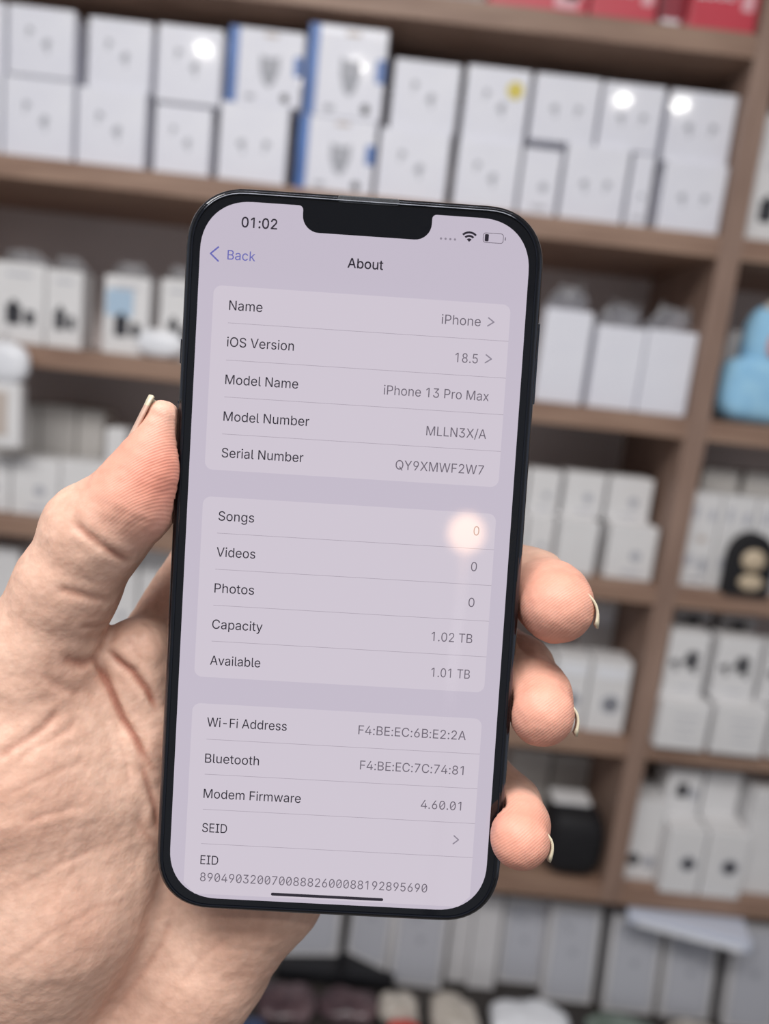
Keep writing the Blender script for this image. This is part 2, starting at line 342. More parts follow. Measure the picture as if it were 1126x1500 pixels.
    ('phone_box', 'phone', -0.0301, 1.1500, 0.4840, 0.0992, 0.030, 0.1700, 'white phone box just right of the hand, on the black riser', 'phone boxes in the bottom row'),
    ('phone_box', 'phone', 0.0678, 1.1500, 0.4840, 0.0780, 0.030, 0.1650, 'white phone box turned to the left, on the black riser', 'phone boxes in the bottom row'),
    ('phone_box', 'phone', 0.1551, 1.1300, 0.4620, 0.0929, 0.030, 0.1700, 'white phone box standing under the phone, fourth of the bottom row', 'phone boxes in the bottom row'),
    ('phone_box', 'plain', 0.2291, 1.1500, 0.4620, 0.0365, 0.030, 0.1650, 'thin white phone box on edge in the bottom row, left of its slim neighbour', 'phone boxes in the bottom row'),
    ('phone_box', 'plain', 0.2720, 1.1400, 0.4620, 0.0478, 0.030, 0.1704, 'slim white phone box in the bottom row under the pinky', 'phone boxes in the bottom row'),
    ('phone_box', 'phone', 0.3428, 1.1600, 0.4620, 0.0783, 0.030, 0.1568, 'white phone box set back in the bottom row right of the slim pair', 'phone boxes in the bottom row'),
    ('phone_box', 'phone', 0.4209, 1.1300, 0.4620, 0.0881, 0.030, 0.1756, 'white phone box with printed phone outline, bottom row left of the flat pack', 'phone boxes in the bottom row'),
    ('phone_box', 'phone', 0.5255, 1.1200, 0.4620, 0.0875, 0.030, 0.1735, 'white phone box with printed outline under the left end of the flat pack', 'phone boxes in the bottom row'),
    ('phone_box', 'phone', 0.6231, 1.1200, 0.4620, 0.0877, 0.030, 0.1578, 'white phone box with printed outline under the middle of the flat pack', 'phone boxes in the bottom row'),
    ('phone_box', 'phone', 0.7307, 1.1100, 0.4620, 0.0869, 0.030, 0.1891, 'white phone box cut by the lower right corner', 'phone boxes in the bottom row'),
    ('phone_box', 'phone', -0.1321, 1.1500, 0.4620, 0.0922, 0.030, 0.1650, 'white phone box behind the heel of the hand', 'phone boxes in the bottom row'),
]

# ================================================================ BOXES ON THE SHELVES
def bud(bm, cx, cz, s, y, mi, flip=1):
    poly(bm, oval(cx, cz, 0.62 * s, 0.5 * s, rot=0.5 * flip), y, mi)
    poly(bm, rrect(cx + 0.30 * s * flip, cz - 0.85 * s, 0.26 * s, 1.3 * s, 0.12 * s), y - 0.0001, mi)

def print_face(bm, kind, w, h, y):
    """printed picture on the front; material slots: 1 pale, 2 grey, 3 dark, 4 blue, 5 sky, 6 tan, 7 yellow, 8 white, 9 pink, 10 dark red"""
    m = min(w, h)
    if kind in ('budsd', 'sticker'):
        bud(bm, -0.17 * w, 0.16 * h, 0.085 * m, y, 2, -1); bud(bm, 0.08 * w, -0.03 * h, 0.095 * m, y, 2); poly(bm, oval(0.10 * w, 0.0, 0.05 * m, 0.05 * m), y - 0.0002, 2)
        if kind == 'sticker': poly(bm, oval(0.27 * w, 0.22 * h, 0.13 * m, 0.13 * m, 20), y - 0.0004, 7)
    elif kind == 'budsh':
        bud(bm, -0.17 * w, 0.0, 0.10 * m, y, 2, 1); bud(bm, 0.20 * w, 0.02 * h, 0.09 * m, y, 2, -1)
    elif kind == 'blue':
        poly(bm, rrect(-0.43 * w, 0, 0.135 * w, 0.985 * h, 0.001), y, 4); poly(bm, rrect(0.44 * w, 0.05 * h, 0.11 * w, 0.26 * h, 0.002), y, 4)
        poly(bm, rrect(0.06 * w, 0.42 * h, 0.18 * w, 0.05 * h, 0.001), y, 6)
        poly(bm, [(0.06 * w + a * w, b * h) for a, b in ((-0.13, 0.17), (-0.07, 0.13), (0.07, 0.13), (0.13, 0.17), (0.13, -0.02), (0.07, -0.20), (0.0, -0.26), (-0.07, -0.20), (-0.13, -0.02))], y, 2)
        poly(bm, rrect(0.06 * w, 0.03 * h, 0.20 * w, 0.05 * h, 0.002), y - 0.0002, 1)
        poly(bm, oval(-0.18 * w, -0.40 * h, 0.07 * w, 0.035 * h), y, 2); poly(bm, oval(0.29 * w, -0.38 * h, 0.055 * w, 0.06 * h), y, 3)
    elif kind == 'red':
        poly(bm, rrect(0.28 * w, -0.12 * h, 0.24 * w, 0.36 * h, 0.003), y, 9) if w > 0.1 else None
        if w > 0.08:
            cu = bpy.data.curves.new('n', 'FONT'); cu.body = '2000'; ob = bpy.data.objects.new('n', cu); COL.objects.link(ob)
            me = bpy.data.meshes.new_from_object(ob.evaluated_get(bpy.context.evaluated_depsgraph_get()))
            sc = 0.026
            vs = [bm.verts.new((-0.44 * w + v.co.x * sc, y - 0.0002, 0.05 * h + v.co.y * sc)) for v in me.vertices]
            for p in me.polygons:
                try: bm.faces.new([vs[i] for i in p.vertices]).material_index = 8
                except ValueError: pass
            bpy.data.objects.remove(ob)
            poly(bm, rrect(0.34 * w, 0.1 * h, 0.18 * w, 0.4 * h, 0.004), y, 9)
        else:
            poly(bm, rrect(0, -0.25 * h, 0.8 * w, 0.22 * h, 0.002), y, 8)
    elif kind in ('plug', 'plugblue'):
        if kind == 'plugblue': poly(bm, rrect(-0.15 * w, 0.16 * h, 0.6 * w, 0.34 * h, 0.003), y, 5)
        poly(bm, rrect(-0.10 * w, -0.14 * h, 0.30 * w, 0.26 * h, 0.004), y - 0.0002, 3); poly(bm, rrect(-0.10 * w, 0.0, 0.12 * w, 0.08 * h, 0.001), y - 0.0002, 3)
        poly(bm, rrect(0.22 * w, -0.17 * h, 0.20 * w, 0.18 * h, 0.003), y - 0.0002, 3); poly(bm, rrect(0.0, 0.36 * h, 0.5 * w, 0.04 * h, 0.001), y, 1)
    elif kind == 'dot':
        poly(bm, oval(0.10 * w, -0.06 * h, 0.11 * m, 0.11 * m), y, 2); poly(bm, oval(0.10 * w, -0.06 * h, 0.05 * m, 0.05 * m), y - 0.0002, 1); poly(bm, rrect(0.05 * w, -0.36 * h, 0.4 * w, 0.06 * h, 0.001), y, 1)
    elif kind == 'cam':
        poly(bm, oval(0.08 * w, -0.10 * h, 0.24 * m, 0.25 * m), y, 2); poly(bm, oval(0.08 * w, -0.10 * h, 0.11 * m, 0.11 * m), y - 0.0002, 3); poly(bm, rrect(0, 0.33 * h, 0.8 * w, 0.14 * h, 0.002), y, 8)
    elif kind == 'lens':
        poly(bm, oval(0.12 * w, -0.02 * h, 0.17 * m, 0.17 * m), y, 3); poly(bm, oval(0.12 * w, -0.02 * h, 0.23 * m, 0.23 * m), y + 0.00015, 1)
    elif kind == 'midpic':
        poly(bm, rrect(-0.05 * w, 0.06 * h, 0.34 * w, 0.30 * h, 0.004), y, 3); poly(bm, rrect(0.28 * w, 0.0, 0.22 * w, 0.22 * h, 0.003), y, 2)
    elif kind == 'twodots':
        poly(bm, oval(-0.20 * w, -0.24 * h, 0.20 * m, 0.20 * m), y, 3); poly(bm, oval(0.26 * w, -0.26 * h, 0.17 * m, 0.19 * m), y, 2)
    elif kind == 'toppic':
        poly(bm, rrect(0.0, 0.38 * h, 0.42 * w, 0.15 * h, 0.004), y, 3); poly(bm, oval(-0.3 * w, 0.34 * h, 0.10 * w, 0.04 * h), y, 3)
    elif kind == 'phones':
        for a, b, s in ((-0.28, 0.02, 0.9), (0.02, 0.06, 1.0), (0.2, 0.0, 1.0)):
            poly(bm, oval(a * w, b * h, 0.13 * w * s, 0.05 * h * s, rot=0.6), y - 0.0001, 3); poly(bm, rrect(a * w + 0.05 * w, b * h - 0.07 * h, 0.07 * w, 0.13 * h, 0.002), y - 0.0002, 3)
        poly(bm, oval(0.14 * w, 0.14 * h, 0.17 * w, 0.08 * h), y, 3); poly(bm, rrect(0.05 * w, -0.36 * h, 0.4 * w, 0.03 * h, 0.0005), y, 1)
    elif kind == 'lines':
        for k in range(3): poly(bm, rrect(0.05 * w, (0.2 - 0.2 * k) * h, (0.5 - 0.08 * k) * w, 0.035 * h, 0.0005), y, 1)
    elif kind == 'pattern':
        for k, (a, b, c, d, s) in enumerate(((-0.2, -0.22, 0.26, 0.12, 1), (0.22, -0.26, 0.22, 0.16, 2), (0.05, 0.02, 0.3, 0.06, 6), (0.25, 0.28, 0.2, 0.12, 1), (-0.25, 0.3, 0.16, 0.14, 1), (0.1, -0.42, 0.5, 0.03, 1))):
            poly(bm, rrect(a * w, b * h, c * w, d * h, 0.003), y - 0.00005 * k, s)
    elif kind == 'phone':
        poly(bm, rrect(0, -0.01 * h, 0.76 * w, 0.86 * h, 0.011), y + 0.0002, 1)
        o, i = rrect(0, -0.01 * h, 0.80 * w, 0.88 * h, 0.012), rrect(0, -0.01 * h, 0.76 * w, 0.86 * h, 0.011)
        vo = [bm.verts.new((p[0], y, p[1])) for p in o]; vi = [bm.verts.new((p[0], y, p[1])) for p in i]
        for k in range(len(o)):
            q = (k + 1) % len(o)
            bm.faces.new((vo[k], vo[q], vi[q], vi[k])).material_index = 2
        o, i = rrect(-0.17 * w, 0.28 * h, 0.30 * w, 0.17 * h, 0.008), rrect(-0.17 * w, 0.28 * h, 0.27 * w, 0.155 * h, 0.007)
        vo = [bm.verts.new((p[0], y, p[1])) for p in o]; vi = [bm.verts.new((p[0], y, p[1])) for p in i]
        for k in range(len(o)):
            q = (k + 1) % len(o)
            bm.faces.new((vo[k], vo[q], vi[q], vi[k])).material_index = 2
        poly(bm, oval(0.02 * w, 0.02 * h, 0.07 * w, 0.04 * h), y, 2); poly(bm, rrect(-0.22 * w, 0.31 * h, 0.11 * w, 0.055 * h, 0.004), y, 2); poly(bm, rrect(-0.10 * w, 0.255 * h, 0.11 * w, 0.055 * h, 0.004), y, 2)

INKS = ['ink_pale', 'ink_grey', 'ink_dark', 'ink_blue', 'ink_sky', 'ink_tan', 'yellow', 'whiteplastic', 'pinkink', 'darkred']
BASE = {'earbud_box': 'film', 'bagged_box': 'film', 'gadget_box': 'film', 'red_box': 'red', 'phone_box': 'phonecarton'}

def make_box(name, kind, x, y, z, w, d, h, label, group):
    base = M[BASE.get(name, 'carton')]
    if name in ('carton',) or 'dim' in label or 'shade' in label: base = M['shadecarton']  # boxes in shade get the carton with shade painted into it
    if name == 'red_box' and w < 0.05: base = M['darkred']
    bm = bmesh.new()
    bv = 0.0022 if name != 'phone_box' else 0.0012
    if name in ('earbud_box', 'phone_box'):           # lift-off lid: thin seam round the body
        s = 0.30 * d if name == 'earbud_box' else 0.45 * d
        add_box(bm, (-w / 2, 0, 0), (w / 2, d - s - 0.0003, h), bv); add_box(bm, (-w / 2 + 0.0003, d - s, 0.0003), (w / 2 - 0.0003, d, h - 0.0003), 0.0008)
    else:                                             # tuck-end carton with a lip along the top
        add_box(bm, (-w / 2, 0, 0), (w / 2, d, h), bv)
        add_box(bm, (-w / 2 + 0.004, 0.004, h - 0.001), (w / 2 - 0.004, d - 0.004, h + 0.0004), 0.0003)
    pb = bmesh.new(); print_face(pb, kind, w, h, -0.0004)
    for v in pb.verts: v.co.z += h / 2
    me = bpy.data.meshes.new('t'); pb.to_mesh(me); pb.free(); bm.from_mesh(me); bpy.data.meshes.remove(me)
    o = finish(name, bm, [base] + [M[i] for i in INKS])
    o.location = (x, y, z)
    return tag(o, label, 'box', group)

made = {}
for b in BOXES:
    o = make_box(*b); made[b[8]] = o
    if b[0] == 'phone_box':                            # these lean back a little against each other
        o.rotation_euler = (math.radians(-7), 0, 0); o.location.z += 0.0005
for k, rz in (('white phone box just right of the hand, on the black riser', 0.12), ('white phone box turned to the left, on the black riser', -0.45), ('white phone box standing under the phone, fourth of the bottom row', -0.05)):
    made[k].rotation_euler = (math.radians(-4), 0, rz)

# clear bags round the three boxes beside the phone and over the adapter boxes
def bag_top(box, w, d, h, s, tall=0.030):
    bm = bmesh.new()
    n = 18
    grid = []
    for i in range(n + 1):
        row = []
        for j in range(7):
            u, v = i / n - 0.5, j / 6
            q = noise.noise(Vector((u * 9 + s, v * 3, s))); r = noise.noise(Vector((u * 17, v * 5 + s, s * 2)))
            row.append(bm.verts.new((u * (w - 0.004) * (1 - 0.25 * v * v), d * 0.5 + (0.5 - v) * d * 0.5 + 0.012 * q, h + 0.0012 + tall * v * (1 + 0.8 * r) * (1 - (2 * u) ** 4 * 0.5) + 0.004 * abs(r) * v)))
        grid.append(row)
    for i in range(n):
        for j in range(6):
            bm.faces.new((grid[i][j], grid[i + 1][j], grid[i + 1][j + 1], grid[i][j + 1]))
    o = finish('clear_bag', bm, M['bag'], box, smooth=True)
    md = o.modifiers.new('film', 'SOLIDIFY'); md.thickness = 0.0004
    return o
for i, b in enumerate(BOXES):
    if b[0] == 'bagged_box': bag_top(made[b[8]], b[5], b[6], b[7], i, 0.032)
    if b[0] == 'adapter_box' and b[3] < 1.6: bag_top(made[b[8]], b[5], b[6], b[7], i, 0.017)

# ---------------------------------------------------------------- other goods
def goods(name, label, cat, loc, group=None, rz=0):
    return tag(empty(name, loc, rz), label, cat, group)

t = goods('hanging_pack', 'white hanging pack with rounded top, in front of the left shelf edge', 'pack', (-0.549, 1.086, 1.395))
bm = bmesh.new(); add_box(bm, (-0.030, -0.012, -0.062), (0.030, 0.010, 0.030), 0.004); finish('tray', bm, M['carton'], t)
bm = bmesh.new(); add_blob(bm, (0, -0.002, 0.058), (0.038, 0.015, 0.030), 0, sub=3, power=0.8); finish('rounded_top', bm, M['whiteplastic'], t, smooth=True)
bm = bmesh.new(); add_box(bm, (-0.020, -0.0135, -0.045), (0.012, -0.0115, 0.018), 0.0006); finish('picture', bm, M['ink_tan'], t)
bm = bmesh.new(); add_tube(bm, [(0, -0.004, 0.088), (0, 0.0, 0.096), (0, 0.006, 0.098), (0, 0.0135, 0.098)], 0.0015); finish('hook', bm, M['metal'], t, smooth=True)

t = goods('round_tub', 'low white round tub lying before the adapter boxes beside the phone', 'tub', (-0.337, 1.145, 1.4825))
bm = bmesh.new(); add_blob(bm, (0, -0.03, 0.020), (0.034, 0.012, 0.020), 0.05, 20, 3, power=0.85); finish('tub_body', bm, M['whiteplastic'], t, smooth=True)
bm = bmesh.new(); add_blob(bm, (0, -0.03, 0.038), (0.024, 0.009, 0.004), 0, sub=3); finish('lid', bm, M['carton'], t, smooth=True)

t = goods('plush_toy', 'light blue soft toy with a salmon patch at the right photo edge', 'toy', (0.5245, 1.135, 1.4855))
bm = bmesh.new()
add_blob(bm, (0.016, 0, 0.046), (0.055, 0.034, 0.047), 0.04, 25, 4, power=0.55); add_blob(bm, (0.020, 0, 0.118), (0.036, 0.030, 0.052), 0.05, 25, 4, power=0.85)
finish('plush_body', bm, M['bluecloth'], t, smooth=True)
bm = bmesh.new(); add_blob(bm, (0.020, -0.028, 0.112), (0.012, 0.006, 0.019), 0.05, 30, 3); finish('salmon_patch', bm, M['salmon'], t, smooth=True)
bm = bmesh.new(); add_blob(bm, (0.012, -0.012, 0.164), (0.011, 0.008, 0.010), 0.05, 30, 3); finish('cream_tip', bm, M['cream'], t, smooth=True)

bm = bmesh.new(); add_blob(bm, (0, 0, 0.0695), (0.016, 0.018, 0.0695), 0.05, 20, 3, power=0.7)
tag(finish('grey_pouch', bm, M['phonecarton'], smooth=True, loc=(0.525, 1.200, 1.4825)), 'slim grey pouch between the post and the light blue toy', 'pouch')

t = goods('arch_pack', 'black arch shaped pack with beige rounded pieces at the right photo edge', 'pack', (0.567, 1.102, 1.2282))
bm = bmesh.new()
pts = [(-0.034, 0), (-0.034, 0.055)] + [(-0.034 * math.cos(a), 0.055 + 0.042 * math.sin(a)) for a in (math.pi * k / 12 for k in range(1, 12))] + [(0.034, 0.055), (0.034, 0)]
f0 = [bm.verts.new((p[0], -0.012, p[1])) for p in pts]; f1 = [bm.verts.new((p[0], 0.012, p[1])) for p in pts]
bm.faces.new(f0); bm.faces.new(f1[::-1])
for k in range(len(pts)):
    q = (k + 1) % len(pts); bm.faces.new((f0[q], f0[k], f1[k], f1[q]))
bmesh.ops.recalc_face_normals(bm, faces=bm.faces)
o = finish('shell', bm, M['black'], t); md = o.modifiers.new('soft', 'BEVEL'); md.width = 0.003; md.segments = 2
for a, b, sx, sz in ((0.0, 0.056, 0.018, 0.017), (0.002, 0.022, 0.019, 0.013)):
    bm = bmesh.new(); add_blob(bm, (a, -0.012, b), (sx, 0.008, sz), 0.03, 30, 3); finish('beige_piece', bm, M['beige'], t, smooth=True)

t = goods('black_case', 'black padded case with white paper on top beside the pinky', 'case', (0.386, 1.100, 0.7152))
bm = bmesh.new(); add_blob(bm, (0, 0.045, 0.057), (0.0475, 0.044, 0.057), 0.02, 18, 4, power=0.55); finish('case_body', bm, M['black'], t, smooth=True)
bm = bmesh.new(); add_box(bm, (-0.040, 0.040, 0.1135), (0.024, 0.080, 0.121), 0.003); finish('paper', bm, M['carton'], t)
bm = bmesh.new(); add_tube(bm, [(-0.038, 0.0045, 0.064), (-0.02, 0.0015, 0.064), (0.02, 0.0015, 0.064), (0.038, 0.0045, 0.064)], 0.0015); finish('zip', bm, M['blackplastic'], t)

M['pale_pack'] = material('bluish_white_card', (206, 212, 228), 0.4)
t = goods('flat_pack', 'bluish white flat pack lying across the tops of three phone boxes', 'pack', (0.583, 1.100, 0.6575), rz=-0.24)
bm = bmesh.new(); add_box(bm, (-0.095, -0.030, 0.0), (0.095, 0.045, 0.019), 0.004); finish('sleeve', bm, M['pale_pack'], t)
bm = bmesh.new(); add_box(bm, (-0.080, -0.037, 0.004), (0.080, -0.0352, 0.014), 0.0005); finish('edge_label', bm, M['whiteplastic'], t)

bm = bmesh.new(); add_box(bm, (-0.09, -0.005, 0), (0.115, 0.085, 0.0215), 0.003); add_box(bm, (-0.085, -0.009, 0.004), (0.11, -0.0045, 0.017), 0.001)
tag(finish('display_riser', bm, M['blackplastic'], loc=(0.005, 1.12, 0.4618)), 'low black riser under the two turned phone boxes', 'riser')

def crumple(name, label, cat, loc, size, mat, seed, glint=None):
    bm = bmesh.new(); add_blob(bm, (0, 0, size[2] * 0.92), size, 0.22, 1.1 / max(size), 4, seed=seed, power=0.8)
    zmin = min(v.co.z for v in bm.verts)
    for v in bm.verts:
        v.co.z -= zmin
        q = noise.noise(v.co * 80 + Vector((seed, 0, 0))); v.co += v.co.normalized() * 0.004 * q
    for v in bm.verts: v.co.z = max(v.co.z, 0)
    o = finish(name, bm, mat, smooth=True, loc=loc)
    return tag(o, label, cat)
crumple('film_pouch', 'navy blue film pouch at the bottom beside the wrist', 'pouch', (-0.108, 0.975, 0.462), (0.032, 0.030, 0.020), M['navy'], 1)
crumple('film_pouch', 'brownish purple crumpled pouch below the black riser, left one', 'pouch', (-0.056, 1.055, 0.462), (0.048, 0.034, 0.015), M['purple'], 12)
crumple('film_pouch', 'dark purple glossy pouch with a white glint below the black riser', 'pouch', (0.046, 1.062, 0.462), (0.050, 0.032, 0.015), M['purple'], 15)
crumple('film_pouch', 'pale film pouch behind the bright red pack at the bottom', 'pouch', (0.126, 1.062, 0.462), (0.032, 0.026, 0.019), M['cream'], 4)
crumple('red_pack', 'small bright red pack at the bottom edge of the photo', 'pack', (0.134, 1.012, 0.462), (0.024, 0.020, 0.017), M['redfilm'], 6)
crumple('film_pouch', 'cream crumpled film bag at the bottom right of the red pack', 'pouch', (0.216, 1.050, 0.462), (0.040, 0.036, 0.022), M['cream'], 7)
crumple('film_pouch', 'white glossy film pack lying under the slim phone boxes', 'pouch', (0.337, 1.058, 0.462), (0.066, 0.038, 0.019), M['whiteplastic'], 8)
crumple('film_pouch', 'greenish clear film bag at the bottom under the flat pack', 'pouch', (0.500, 1.052, 0.462), (0.060, 0.040, 0.015), M['greenfilm'], 9)
crumple('film_pouch', 'pale crumpled film bag near the lower right corner', 'pouch', (0.618, 1.058, 0.462), (0.044, 0.038, 0.014), M['cream'], 10)

# warm lamp behind the photographer, seen only as a reflection on the screen
lp = Vector((0.193, -1.02, 1.555))
t = goods('floor_lamp', 'tall floor lamp with a warm round glass shade', 'lamp', (lp.x, lp.y, 0.0))
M['warm'] = material('warm_glass', (255, 214, 170), 0.4, Emission_Color=(1.0, 0.62, 0.38, 1), Emission_Strength=13.0)
bm = bmesh.new(); add_blob(bm, (0, 0, lp.z), (0.033, 0.033, 0.036), 0, sub=3); finish('lamp_shade', bm, M['warm'], t, smooth=True)
bm = bmesh.new(); add_tube(bm, [(0, 0, 0.02), (0, 0, lp.z - 0.0375)], 0.008); finish('pole', bm, M['metal'], t, smooth=True)
bm = bmesh.new(); add_tube(bm, [(0, 0, 0.0005), (0, 0, 0.012), (0, 0, 0.022)], [0.12, 0.12, 0.02], 28); finish('base', bm, M['metal'], t)

TEXT = [
    ('01:02', 's', -27.00, 71.59, -19.33),
    ('Back', 'b', -29.65, 64.52, -23.65),
    ('About', 'h', -3.73, 64.53, 4.01),
    ('Name', 't', -28.72, 53.79, -21.54),
    ('iOS Version', 't', -28.78, 45.95, -14.29),
    ('Model Name', 't', -28.73, 37.84, -12.90),
    ('Model Number', 't', -28.71, 29.87, -10.05),
    ('Serial Number', 't', -28.70, 21.93, -10.87),
    ('iPhone', 'v', 17.41, 53.86, 25.93),
    ('18.5', 'v', 20.92, 45.80, 25.85),
    ('iPhone 13 Pro Max', 'v', 5.79, 37.81, 28.82),
    ('MLLN3X/A', 'v', 15.64, 29.53, 28.81),
    ('QY9XMWF2W7', 'v', 9.37, 21.68, 28.79),
    ('Songs', 't', -28.68, 8.07, -20.87),
    ('Videos', 't', -28.70, 0.13, -20.19),
    ('Photos', 't', -28.74, -7.87, -20.02),
    ('Capacity', 't', -28.84, -15.91, -17.74),
    ('Available', 't', -28.88, -23.98, -17.79),
    ('0', 'v', 27.47, 8.21, 28.73),
    ('0', 'v', 27.45, 0.27, 28.75),
    ('0', 'v', 27.42, -7.72, 28.75),
    ('1.02 TB', 'v', 19.73, -15.83, 28.83),
    ('1.01 TB', 'v', 20.21, -23.86, 28.83),
    ('Wi-Fi Address', 't', -28.84, -37.89, -11.15),
    ('Bluetooth', 't', -28.88, -46.07, -16.88),
    ('Modem Firmware', 't', -28.79, -54.10, -7.12),
    ('SEID', 't', -28.72, -61.90, -23.19),
    ('EID', 't', -28.74, -69.27, -24.77),
    ('89049032007008882600088192895690', 'z', -28.62, -73.17, 22.49),
    ('F4:BE:EC:6B:E2:2A', 'v', 4.82, -37.76, 28.88),
    ('F4:BE:EC:7C:74:81', 'v', 5.65, -45.72, 28.89),
    ('4.60.01', 'z', 19.82, -53.88, 28.90),
]
